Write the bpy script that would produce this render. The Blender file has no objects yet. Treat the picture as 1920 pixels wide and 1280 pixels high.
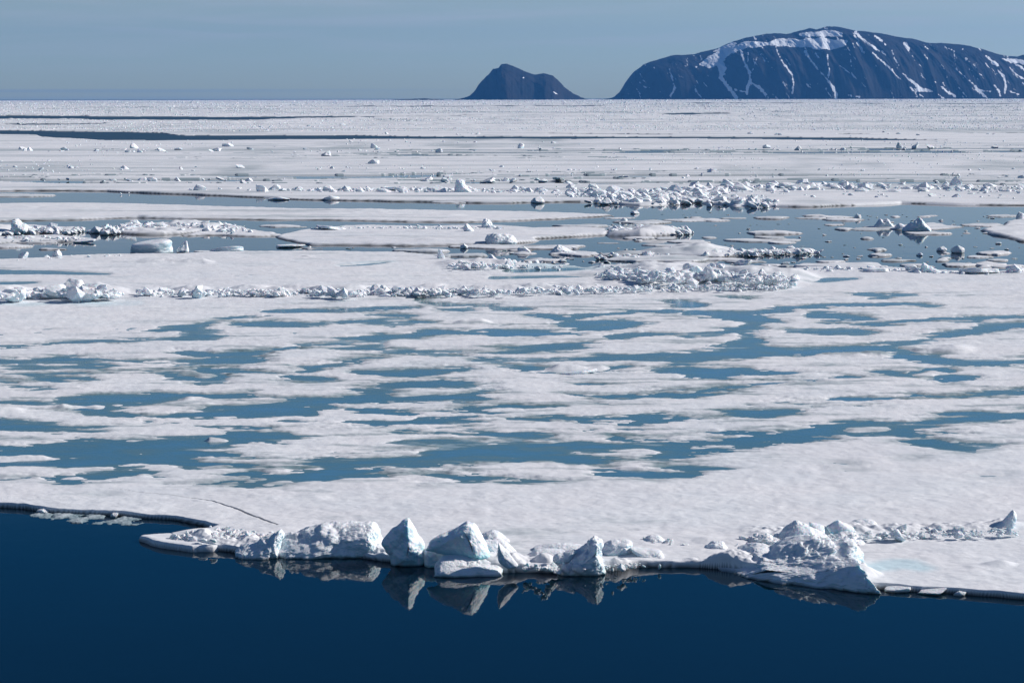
import bpy, bmesh, math, random
import numpy as np
from mathutils import Vector, Matrix
R = math.radians
SC = bpy.context.scene
COL = SC.collection

# ------------------------------------------------------------------ camera
H = 16.0            # eye height above the water
F = 3850.0          # focal length in pixels of a 1920 wide frame
PITCH = math.atan((640 - 184.5) / F)
ROLL = math.atan(4 / 1920)
fw = np.array([0, math.cos(PITCH), -math.sin(PITCH)])
rt0 = np.array([1.0, 0, 0]); up0 = np.array([0, math.sin(PITCH), math.cos(PITCH)])
rt = rt0 * math.cos(ROLL) - up0 * math.sin(ROLL)
up = up0 * math.cos(ROLL) + rt0 * math.sin(ROLL)
cd = bpy.data.cameras.new('camera'); cam = bpy.data.objects.new('camera', cd); COL.objects.link(cam)
cd.sensor_width = 36; cd.lens = F / 1920 * 36; cd.clip_start = 0.5; cd.clip_end = 90000
M = Matrix((( rt[0], up[0], -fw[0], 0), (rt[1], up[1], -fw[1], 0), (rt[2], up[2], -fw[2], H), (0, 0, 0, 1)))
cam.matrix_world = M
SC.camera = cam

# ------------------------------------------------------------------ light
SUN_AZ, SUN_EL = R(77), R(30)      # azimuth measured from the view direction towards the right
w = bpy.data.worlds.new('World'); SC.world = w; w.use_nodes = True
nt = w.node_tree; N = nt.nodes; L = nt.links; N.clear()
out = N.new('ShaderNodeOutputWorld'); bg = N.new('ShaderNodeBackground'); sky = N.new('ShaderNodeTexSky')
sky.sky_type = 'NISHITA'; sky.sun_disc = False; sky.sun_elevation = SUN_EL; sky.sun_rotation = SUN_AZ
sky.air_density = 1.0; sky.dust_density = 0.3; sky.ozone_density = 2.0
tc = N.new('ShaderNodeTexCoord'); sep = N.new('ShaderNodeSeparateXYZ'); L.new(tc.outputs['Generated'], sep.inputs[0])
ramp = N.new('ShaderNodeValToRGB'); L.new(sep.outputs['Z'], ramp.inputs[0])
SKY_RAMP = [(0.0, (.68, .87, 1.13)), (0.02, (.67, .86, 1.13)), (0.05, (.70, .78, .95)), (0.10, (.45, .57, .72)), (0.15, (.15, .38, .58)), (0.21, (.035, .27, .50)), (0.35, (.08, .31, .54)), (0.6, (.40, .47, .58))]
el = ramp.color_ramp.elements
while len(el) < len(SKY_RAMP): el.new(0.5)
for e, (p, c) in zip(el, SKY_RAMP): e.position = p; e.color = (*c, 1)
mul = N.new('ShaderNodeMix'); mul.data_type = 'RGBA'; mul.blend_type = 'MULTIPLY'; mul.inputs['Factor'].default_value = 1
L.new(sky.outputs[0], mul.inputs['A']); L.new(ramp.outputs[0], mul.inputs['B'])
# thin cirrus veils, stretched along the horizon
mp = N.new('ShaderNodeMapping'); mp.inputs['Scale'].default_value = (5, 5, 70); L.new(tc.outputs['Generated'], mp.inputs[0])
ns = N.new('ShaderNodeTexNoise'); ns.inputs['Scale'].default_value = 1.6; ns.inputs['Detail'].default_value = 6; ns.inputs['Distortion'].default_value = .6
L.new(mp.outputs[0], ns.inputs[0])
mr = N.new('ShaderNodeMapRange'); mr.inputs[1].default_value = .45; mr.inputs[2].default_value = .75; mr.inputs[4].default_value = .5
L.new(ns.outputs[0], mr.inputs[0])
mr2 = N.new('ShaderNodeMapRange'); mr2.inputs[1].default_value = .010; mr2.inputs[2].default_value = .036; L.new(sep.outputs['Z'], mr2.inputs[0])
mr3 = N.new('ShaderNodeMapRange'); mr3.inputs[1].default_value = .06; mr3.inputs[2].default_value = .12; mr3.inputs[3].default_value = 1; mr3.inputs[4].default_value = 0; L.new(sep.outputs['Z'], mr3.inputs[0])
m0 = N.new('ShaderNodeMath'); m0.operation = 'MULTIPLY'; L.new(mr2.outputs[0], m0.inputs[0]); L.new(mr3.outputs[0], m0.inputs[1])
mm = N.new('ShaderNodeMath'); mm.operation = 'MULTIPLY'; L.new(mr.outputs[0], mm.inputs[0]); L.new(m0.outputs[0], mm.inputs[1])
mx = N.new('ShaderNodeMix'); mx.data_type = 'RGBA'; L.new(mm.outputs[0], mx.inputs['Factor']); L.new(mul.outputs['Result'], mx.inputs['A'])
mx.inputs['B'].default_value = (5.0, 5.4, 6.2, 1)
# low bank of distant sea fog along the horizon, left of the mountains
mp2 = N.new('ShaderNodeMapping'); mp2.inputs['Scale'].default_value = (3, 3, 160); L.new(tc.outputs['Generated'], mp2.inputs[0])
nf = N.new('ShaderNodeTexNoise'); nf.inputs['Scale'].default_value = 2.2; nf.inputs['Detail'].default_value = 4; L.new(mp2.outputs[0], nf.inputs[0])
def wm(op, a, b):
    n = N.new('ShaderNodeMath'); n.operation = op
    for i, v in enumerate((a, b)):
        if isinstance(v, (int, float)): n.inputs[i].default_value = v
        else: L.new(v, n.inputs[i])
    return n.outputs[0]
def wmap(v, a, b, c, d):
    n = N.new('ShaderNodeMapRange')
    for i, q in enumerate((a, b, c, d)): n.inputs[i + 1].default_value = q
    L.new(v, n.inputs[0]); return n.outputs[0]
zt = wm('ADD', sep.outputs['Z'], wm('MULTIPLY', wm('SUBTRACT', nf.outputs[0], .5), .0022))
bank = wm('ADD', wm('MULTIPLY', wmap(zt, .0036, .0049, 1, 0), wmap(zt, .0033, .0043, .22, .75)), wmap(zt, .0004, .0018, .25, 0))
bank = wm('MULTIPLY', bank, wmap(sep.outputs['X'], -.16, .01, 1, 0))
mf = N.new('ShaderNodeMix'); mf.data_type = 'RGBA'; L.new(bank, mf.inputs['Factor']); L.new(mx.outputs['Result'], mf.inputs['A']); mf.inputs['B'].default_value = (2.1, 3.1, 4.7, 1)
L.new(mf.outputs['Result'], bg.inputs[0]); bg.inputs[1].default_value = 0.1
L.new(bg.outputs[0], out.inputs[0])

sd = bpy.data.lights.new('sun', 'SUN'); sd.energy = 5.0; sd.angle = R(0.5); sd.color = (1.0, .955, .905)
sun = bpy.data.objects.new('sun', sd); COL.objects.link(sun)
sdir = Vector((math.sin(SUN_AZ) * math.cos(SUN_EL), math.cos(SUN_AZ) * math.cos(SUN_EL), math.sin(SUN_EL)))
sun.rotation_euler = sdir.to_track_quat('Z', 'Y').to_euler()
SC.view_settings.view_transform = 'Standard'; SC.view_settings.look = 'None'; SC.view_settings.gamma = 1
SC.view_settings.exposure = 0.04
SC.cycles.volume_bounces = 0; SC.cycles.max_bounces = 6

# ------------------------------------------------------------------ maths helpers
def G(px, py, z=0.0):
    """ground point (x, y) under a pixel of the 1920x1280 photograph, on the level z"""
    px = np.asarray(px, float); py = np.asarray(py, float)
    a = (px - 960) / F; b = (640 - py) / F
    d = fw[:, None] + rt[:, None] * a.ravel() + up[:, None] * b.ravel()
    t = (z - H) / d[2]
    return (d[0] * t).reshape(px.shape), (d[1] * t).reshape(px.shape)
def P(x, y, z):
    v = np.stack([x, y, np.asarray(z, float) - H], -1)
    zc = v @ fw
    return 960 + F * (v @ rt) / zc, 640 - F * (v @ up) / zc
def gpt(px, py, z=0.0):
    x, y = G(np.array([px]), np.array([py]), z); return float(x[0]), float(y[0])
def hsh(ix, iy, s):
    n = (ix.astype(np.int64) * 374761393 + iy.astype(np.int64) * 668265263 + s * 1442695041) & 0x7fffffff
    n = ((n ^ (n >> 13)) * 1274126177) & 0x7fffffff
    return ((n ^ (n >> 16)) & 0xffff) / 65535.0
def vn(x, y, s=0):
    ix = np.floor(x); iy = np.floor(y); fx = x - ix; fy = y - iy
    fx = fx * fx * fx * (fx * (fx * 6 - 15) + 10); fy = fy * fy * fy * (fy * (fy * 6 - 15) + 10)
    a = hsh(ix, iy, s); b = hsh(ix + 1, iy, s); c = hsh(ix, iy + 1, s); d = hsh(ix + 1, iy + 1, s)
    return (a + (b - a) * fx + (c - a) * fy + (a - b - c + d) * fx * fy) * 2 - 1
def fbm(x, y, size, octv=5, s=0, gain=.5):
    """fractal noise about -1..1, largest feature SIZE metres"""
    r = 0; a = 1; t = 0
    ca, sa = math.cos(.6), math.sin(.6)
    x = x / size; y = y / size
    for i in range(octv):
        r = r + a * vn(x + 17.3 * i, y - 9.1 * i, s + i); t += a; a *= gain
        x, y = (x * ca - y * sa) * 2.03, (x * sa + y * ca) * 2.03
    return r / t * 1.6
def n3(p, size, octv=4, s=0, gain=.5):
    r = 0; a = 1; t = 0; q = p / size
    for i in range(octv):
        z = q[:, 2] + 13.7 * i; iz = np.floor(z); f = z - iz; f = f * f * (3 - 2 * f)
        ox = hsh(iz, iz * 0 + 7, s) * 100; oy = hsh(iz, iz * 0 + 3, s + 1) * 100
        ox2 = hsh(iz + 1, iz * 0 + 7, s) * 100; oy2 = hsh(iz + 1, iz * 0 + 3, s + 1) * 100
        v = vn(q[:, 0] + ox, q[:, 1] + oy, s + i) * (1 - f) + vn(q[:, 0] + ox2, q[:, 1] + oy2, s + i) * f
        r = r + a * v; t += a; a *= gain; q = q[:, [1, 2, 0]] * 2.07 + 5.3
    return r / t * 1.8
def n3_old(p, size, octv=4, s=0, gain=.5):
    return (fbm(p[:, 0] + .7 * p[:, 2], p[:, 1] - .3 * p[:, 2], size, octv, s, gain) + fbm(p[:, 1] + .4 * p[:, 2] + 31, p[:, 2] * 1.1 - 7, size, octv, s + 50, gain)
            + fbm(p[:, 2] * .9 + 11, p[:, 0] + 5, size, octv, s + 90, gain)) / 2
def sstep(a, b, x):
    t = np.clip((x - a) / (b - a), 0, 1); return t * t * (3 - 2 * t)
def poly_sd(X, Y, pts):
    """signed distance, positive inside"""
    pts = np.asarray(pts, float); n = len(pts)
    best = np.full(X.shape, 1e18); inside = np.zeros(X.shape, bool)
    for i in range(n):
        ax, ay = pts[i]; bx, by = pts[(i + 1) % n]
        ex, ey = bx - ax, by - ay
        t = np.clip(((X - ax) * ex + (Y - ay) * ey) / (ex * ex + ey * ey + 1e-12), 0, 1)
        dx = X - ax - ex * t; dy = Y - ay - ey * t
        best = np.minimum(best, dx * dx + dy * dy)
        if ay != by:
            inside ^= ((ay > Y) != (by > Y)) & (X < ex * (Y - ay) / (ey) + ax)
    return np.where(inside, 1, -1) * np.sqrt(best)
def stroke_field(PX, PY, strokes, kx=.2):
    """signed field in photo rows of a set of thick polylines [(x, y, half height)...]: positive inside; the foreshortened ground makes kx < 1"""
    f = np.full(PX.shape, -60.0)
    for st in strokes:
        segs = list(zip(st[:-1], st[1:])) if len(st) > 1 else [(st[0], st[0])]
        for (ax, ay, ah), (bx, by, bh) in segs:
            m = 26
            sel = (PX > min(ax, bx) - m / kx) & (PX < max(ax, bx) + m / kx) & (PY > min(ay, by) - m - ah) & (PY < max(ay, by) + m + bh)
            if not sel.any(): continue
            x = PX[sel] * kx; y = PY[sel]
            ex, ey = (bx - ax) * kx, by - ay
            t = np.clip(((x - ax * kx) * ex + (y - ay) * ey) / (ex * ex + ey * ey + 1e-9), 0, 1)
            d = (ah + (bh - ah) * t) - np.hypot(x - ax * kx - ex * t, y - ay - ey * t)
            f[sel] = np.maximum(f[sel], d)
    return f

# ------------------------------------------------------------------ object helpers
def tag(o, label=None, cat=None, group=None, kind=None):
    for k, v in (('label', label), ('category', cat), ('group', group), ('kind', kind)):
        if v: o[k] = v
    return o
def mesh_obj(name, verts, faces, mat, parent=None, smooth=True, attrs=None):
    me = bpy.data.meshes.new(name)
    verts = np.asarray(verts, np.float32); faces = np.asarray(faces, np.int32)
    me.vertices.add(len(verts)); me.vertices.foreach_set('co', verts.ravel())
    k = faces.shape[1]
    me.loops.add(faces.size); me.loops.foreach_set('vertex_index', faces.ravel())
    me.polygons.add(len(faces)); me.polygons.foreach_set('loop_start', np.arange(0, faces.size, k, dtype=np.int32))
    me.polygons.foreach_set('loop_total', np.full(len(faces), k, np.int32))
    me.polygons.foreach_set('use_smooth', np.full(len(faces), smooth))
    for an, av in (attrs or {}).items():
        at = me.attributes.new(an, 'FLOAT', 'POINT'); at.data.foreach_set('value', np.asarray(av, np.float32))
    me.update(calc_edges=True); me.validate()
    me.materials.append(mat)
    o = bpy.data.objects.new(name, me); COL.objects.link(o)
    if parent: o.parent = parent
    return o
def sub_grid(X, Y, Z, keep_face, attrs=None):
    """verts, faces of the kept quads of a grid"""
    nr, nc = X.shape
    idx = np.arange(nr * nc).reshape(nr, nc)
    q = np.stack([idx[:-1, :-1], idx[1:, :-1], idx[1:, 1:], idx[:-1, 1:]], -1)[keep_face]
    u, inv = np.unique(q, return_inverse=True)
    V = np.stack([X.ravel()[u], Y.ravel()[u], Z.ravel()[u]], -1)
    A = {k: v.ravel()[u] for k, v in (attrs or {}).items()}
    return V, inv.reshape(q.shape), A

# ------------------------------------------------------------------ materials
def new_mat(name):
    m = bpy.data.materials.new(name); m.use_nodes = True
    return m, m.node_tree.nodes, m.node_tree.links, m.node_tree.nodes['Principled BSDF']
def noise(N, L, vec, scale, detail=5, rough=.55, stretch=None, dist=0):
    if stretch:
        mp = N.new('ShaderNodeMapping'); mp.inputs['Scale'].default_value = stretch; L.new(vec, mp.inputs[0]); vec = mp.outputs[0]
    n = N.new('ShaderNodeTexNoise'); n.inputs['Scale'].default_value = scale; n.inputs['Detail'].default_value = detail
    n.inputs['Roughness'].default_value = rough; n.inputs['Distortion'].default_value = dist; L.new(vec, n.inputs[0])
    return n.outputs[0]
def maprange(N, L, v, a, b, c=0, d=1):
    n = N.new('ShaderNodeMapRange'); L.new(v, n.inputs[0])
    for i, x in enumerate((a, b, c, d)): n.inputs[i + 1].default_value = x
    return n.outputs[0]
def mixc(N, L, f, a, b):
    n = N.new('ShaderNodeMix'); n.data_type = 'RGBA'
    L.new(f, n.inputs['Factor']) if hasattr(f, 'links') else setattr(n.inputs['Factor'], 'default_value', f)
    for s, v in (('A', a), ('B', b)):
        if hasattr(v, 'links'): L.new(v, n.inputs[s])
        else: n.inputs[s].default_value = (*v, 1)
    return n.outputs['Result']
def math2(N, L, op, a, b):
    n = N.new('ShaderNodeMath'); n.operation = op
    for i, v in enumerate((a, b)):
        if hasattr(v, 'links'): L.new(v, n.inputs[i])
        else: n.inputs[i].default_value = v
    return n.outputs[0]

def floe_material():
    m, N, L, b = new_mat('floe_snow')
    g = N.new('ShaderNodeNewGeometry'); pos = g.outputs['Position']
    n1 = noise(N, L, pos, .35, 8, .65)
    n2 = noise(N, L, pos, 3.5, 6, .7)
    n3_ = noise(N, L, pos, .03, 7, .6)
    c = mixc(N, L, maprange(N, L, n1, .35, .68), (.85, .845, .85), (.73, .745, .77))
    c = mixc(N, L, maprange(N, L, n2, .50, .72, 0, .7), c, (.60, .63, .67))
    c = mixc(N, L, maprange(N, L, n3_, .45, .72, 0, .45), c, (.56, .60, .66))
    st = noise(N, L, pos, .9, 7, .68, (.22, 1.3, 1))
    c = mixc(N, L, maprange(N, L, st, .5, .72, 0, .58), c, (.60, .62, .65))
    c = mixc(N, L, maprange(N, L, noise(N, L, pos, .16, 5, .6), .4, .6, 0, .5), c, (.80, .775, .785))
    bi = N.new('ShaderNodeAttribute'); bi.attribute_name = 'blueice'
    c = mixc(N, L, bi.outputs['Fac'], c, (.52, .70, .76))
    wet = N.new('ShaderNodeAttribute'); wet.attribute_name = 'wet'
    c = mixc(N, L, wet.outputs['Fac'], c, (.16, .24, .27))
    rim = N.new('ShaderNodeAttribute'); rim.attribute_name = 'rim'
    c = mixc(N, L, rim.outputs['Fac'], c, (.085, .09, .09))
    L.new(c, b.inputs['Base Color'])
    b.inputs['Roughness'].default_value = .75; b.inputs['Specular IOR Level'].default_value = .12
    h = math2(N, L, 'ADD', noise(N, L, pos, 1.6, 9, .72, (.5, 1.2, 1)), math2(N, L, 'MULTIPLY', noise(N, L, pos, .4, 5, .5), .9))
    bp = N.new('ShaderNodeBump'); bp.inputs['Strength'].default_value = .5; bp.inputs['Distance'].default_value = .08
    L.new(h, bp.inputs['Height']); L.new(bp.outputs[0], b.inputs['Normal'])
    return m
def block_material(name, clean=0.0, cyan=.5, cov=(.36, .80), foot=None):
    m, N, L, b = new_mat(name)
    g = N.new('ShaderNodeNewGeometry'); pos = g.outputs['Position']
    sp = N.new('ShaderNodeSeparateXYZ'); L.new(g.outputs['True Normal'], sp.inputs[0])
    oc = N.new('ShaderNodeTexCoord').outputs['Object']
    up_ = math2(N, L, 'ADD', sp.outputs['Z'], math2(N, L, 'MULTIPLY', noise(N, L, oc, 3.5, 6, .6), .9))
    snow = maprange(N, L, up_, *cov)
    ice = mixc(N, L, maprange(N, L, noise(N, L, oc, 1.3, 5, .6), .4, .62), (.60 - .10 * cyan, .70, .77), (.56 - .26 * cyan, .68, .75))  # bare ice; the shade of steep faces is partly put into this tone
    c = mixc(N, L, snow, ice, (.84, .85, .87))
    if foot:      # turquoise of thin ice and its glow, painted into the colour towards the foot
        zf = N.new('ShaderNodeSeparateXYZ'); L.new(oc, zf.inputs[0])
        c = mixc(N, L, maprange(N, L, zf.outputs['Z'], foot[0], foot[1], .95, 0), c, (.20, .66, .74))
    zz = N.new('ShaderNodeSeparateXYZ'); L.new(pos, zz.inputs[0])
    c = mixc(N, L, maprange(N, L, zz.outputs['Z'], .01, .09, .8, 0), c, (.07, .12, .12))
    L.new(c, b.inputs['Base Color'])
    b.inputs['Roughness'].default_value = .6; b.inputs['Specular IOR Level'].default_value = .3
    b.inputs['Subsurface Weight'].default_value = .15 + .35 * clean; b.inputs['Subsurface Radius'].default_value = (.06, .35, .5); b.inputs['Subsurface Scale'].default_value = .35
    h = math2(N, L, 'ADD', noise(N, L, oc, 6, 8, .7), math2(N, L, 'MULTIPLY', noise(N, L, oc, 1.8, 4, .5), 1.5))
    bp = N.new('ShaderNodeBump'); bp.inputs['Strength'].default_value = .8 - .5 * clean; bp.inputs['Distance'].default_value = .07
    L.new(h, bp.inputs['Height']); L.new(bp.outputs[0], b.inputs['Normal'])
    return m
def water_material():
    m, N, L, b = new_mat('sea_water')
    g = N.new('ShaderNodeNewGeometry'); pos = g.outputs['Position']
    b.inputs['Base Color'].default_value = (.0006, .0085, .018, 1)
    b.inputs['IOR'].default_value = 1.33
    sp = N.new('ShaderNodeSeparateXYZ'); L.new(pos, sp.inputs[0])
    wind = maprange(N, L, sp.outputs['Y'], 450, 800, 0, 1)
    L.new(math2(N, L, 'ADD', maprange(N, L, wind, 0, 1, .02, .30), maprange(N, L, noise(N, L, pos, .035, 4, .55, (.5, 1.4, 1)), .4, .65, 0, .012)), b.inputs['Roughness'])
    h = math2(N, L, 'ADD', noise(N, L, pos, 2.2, 4, .55, (1, .55, 1)), math2(N, L, 'MULTIPLY', noise(N, L, pos, .25, 3, .5), 3.0))
    bp = N.new('ShaderNodeBump'); bp.inputs["Strength"].default_value = .24; bp.inputs['Distance'].default_value = .012
    L.new(h, bp.inputs['Height']); L.new(bp.outputs[0], b.inputs['Normal'])
    return m
def pond_material():
    m, N, L, b = new_mat('melt_water')
    g = N.new('ShaderNodeNewGeometry'); pos = g.outputs['Position']
    at = N.new('ShaderNodeAttribute'); at.attribute_name = 'depth'
    dn = math2(N, L, 'ADD', at.outputs['Fac'], math2(N, L, 'MULTIPLY', math2(N, L, 'SUBTRACT', noise(N, L, pos, .5, 7, .68, (.4, 1.2, 1)), .5), .12))
    r = N.new('ShaderNodeValToRGB'); L.new(maprange(N, L, dn, 0, .22), r.inputs[0])
    e = r.color_ramp.elements; e.new(.3); e.new(.6)
    for x, (p, c) in zip(e, ((0, (.34, .42, .43)), (.13, (.13, .21, .21)), (.40, (.085, .20, .265)), (1, (.075, .22, .37)))): x.position = p; x.color = (*c, 1)
    c = mixc(N, L, maprange(N, L, noise(N, L, pos, .06, 4, .5), .4, .7, 0, .5), r.outputs[0], (.06, .145, .18))
    L.new(c, b.inputs['Base Color'])
    b.inputs['Roughness'].default_value = .16; b.inputs['IOR'].default_value = 1.33
    h = noise(N, L, pos, 3.0, 5, .6)
    bp = N.new('ShaderNodeBump'); bp.inputs['Strength'].default_value = .5; bp.inputs['Distance'].default_value = .012
    L.new(h, bp.inputs['Height']); L.new(bp.outputs[0], b.inputs['Normal'])
    return m
def rock_material():
    m, N, L, b = new_mat('mountain_rock')
    g = N.new('ShaderNodeNewGeometry'); pos = g.outputs['Position']
    c = mixc(N, L, maprange(N, L, noise(N, L, pos, .004, 8, .65), .35, .68), (.010, .013, .018), (.032, .028, .030))
    at = N.new('ShaderNodeAttribute'); at.attribute_name = 'snow'
    s = math2(N, L, 'ADD', at.outputs['Fac'], math2(N, L, 'MULTIPLY', math2(N, L, 'SUBTRACT', noise(N, L, pos, .012, 7, .65), .5), .9))
    c = mixc(N, L, maprange(N, L, s, .42, .56), c, (.82, .84, .87))
    L.new(c, b.inputs['Base Color']); b.inputs['Roughness'].default_value = .9; b.inputs['Specular IOR Level'].default_value = .1
    bp = N.new('ShaderNodeBump'); bp.inputs['Strength'].default_value = .6; bp.inputs['Distance'].default_value = 18
    L.new(noise(N, L, pos, .01, 8, .65), bp.inputs['Height']); L.new(bp.outputs[0], b.inputs['Normal'])
    return m
M_FLOE = floe_material(); M_WATER = water_material(); M_POND = pond_material(); M_ROCK = rock_material()
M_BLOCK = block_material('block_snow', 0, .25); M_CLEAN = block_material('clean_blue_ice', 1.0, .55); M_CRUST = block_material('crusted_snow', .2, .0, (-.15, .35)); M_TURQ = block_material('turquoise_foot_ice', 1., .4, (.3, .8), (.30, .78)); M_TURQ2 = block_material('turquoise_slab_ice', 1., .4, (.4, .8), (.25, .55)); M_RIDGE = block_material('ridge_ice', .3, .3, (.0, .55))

# ------------------------------------------------------------------ water
wo = mesh_obj('water', [(-45000, -300, 0), (45000, -300, 0), (45000, 60000, 0), (-45000, 60000, 0)], [(0, 1, 2, 3)], M_WATER)
tag(wo, kind='structure')

# ------------------------------------------------------------------ floes
def grid(px0, px1, py0, py1, sx, sy):
    c = np.arange(px0, px1 + sx, sx)
    if px0 <= -150: c = np.concatenate([np.arange(-700, -150, 7.0), c[c >= -150]])
    if px1 >= 2070: c = np.concatenate([c[c < 2070], np.arange(2070, 2630, 7.0)])
    r = sy if isinstance(sy, np.ndarray) else np.arange(py0, py1 + sy, sy)
    PX, PY = np.meshgrid(c, r); X, Y = G(PX, PY); return PX, PY, X, Y
def edge_profile(sd, free, wdt):
    """freeboard over the signed distance: a steep little cliff with a rounded lip"""
    return -.35 + (free + .35) * sstep(-wdt, wdt * .6, sd)

MAIN = [(-700, 905), (-160, 938), (0, 953), (60, 957), (100, 961), (200, 967), (260, 970), (330, 976), (385, 985), (412, 994), (398, 999), (360, 1003), (320, 1008),
        (330, 1020), (400, 1032), (432, 1034), (450, 1038), (490, 1041), (530, 1041), (560, 1041), (620, 1041), (650, 1043), (690, 1046), (720, 1051), (770, 1055),
        (800, 1060), (830, 1067), (900, 1073), (960, 1074), (1010, 1073), (1060, 1072), (1110, 1071), (1150, 1070), (1200, 1067), (1260, 1066), (1310, 1066),
        (1360, 1069), (1430, 1076), (1500, 1085), (1560, 1093), (1620, 1102), (1650, 1105), (1700, 1109), (1770, 1112), (1820, 1113), (1870, 1118), (1920, 1124),
        (2080, 1142), (2640, 1190), (2640, 504), (1920, 507), (1860, 511), (1780, 510), (1700, 506), (1640, 504), (1560, 503), (1490, 506), (1494, 513), (1476, 517), (1410, 508),
        (1340, 497), (1200, 498), (1130, 501), (1100, 505), (1050, 501), (980, 499), (870, 494), (840, 487), (800, 478), (760, 475), (700, 474), (640, 473), (560, 473),
        (450, 474), (400, 475), (330, 478), (260, 478), (230, 478), (160, 480), (110, 482), (60, 486), (0, 488), (-700, 495)]
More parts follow.
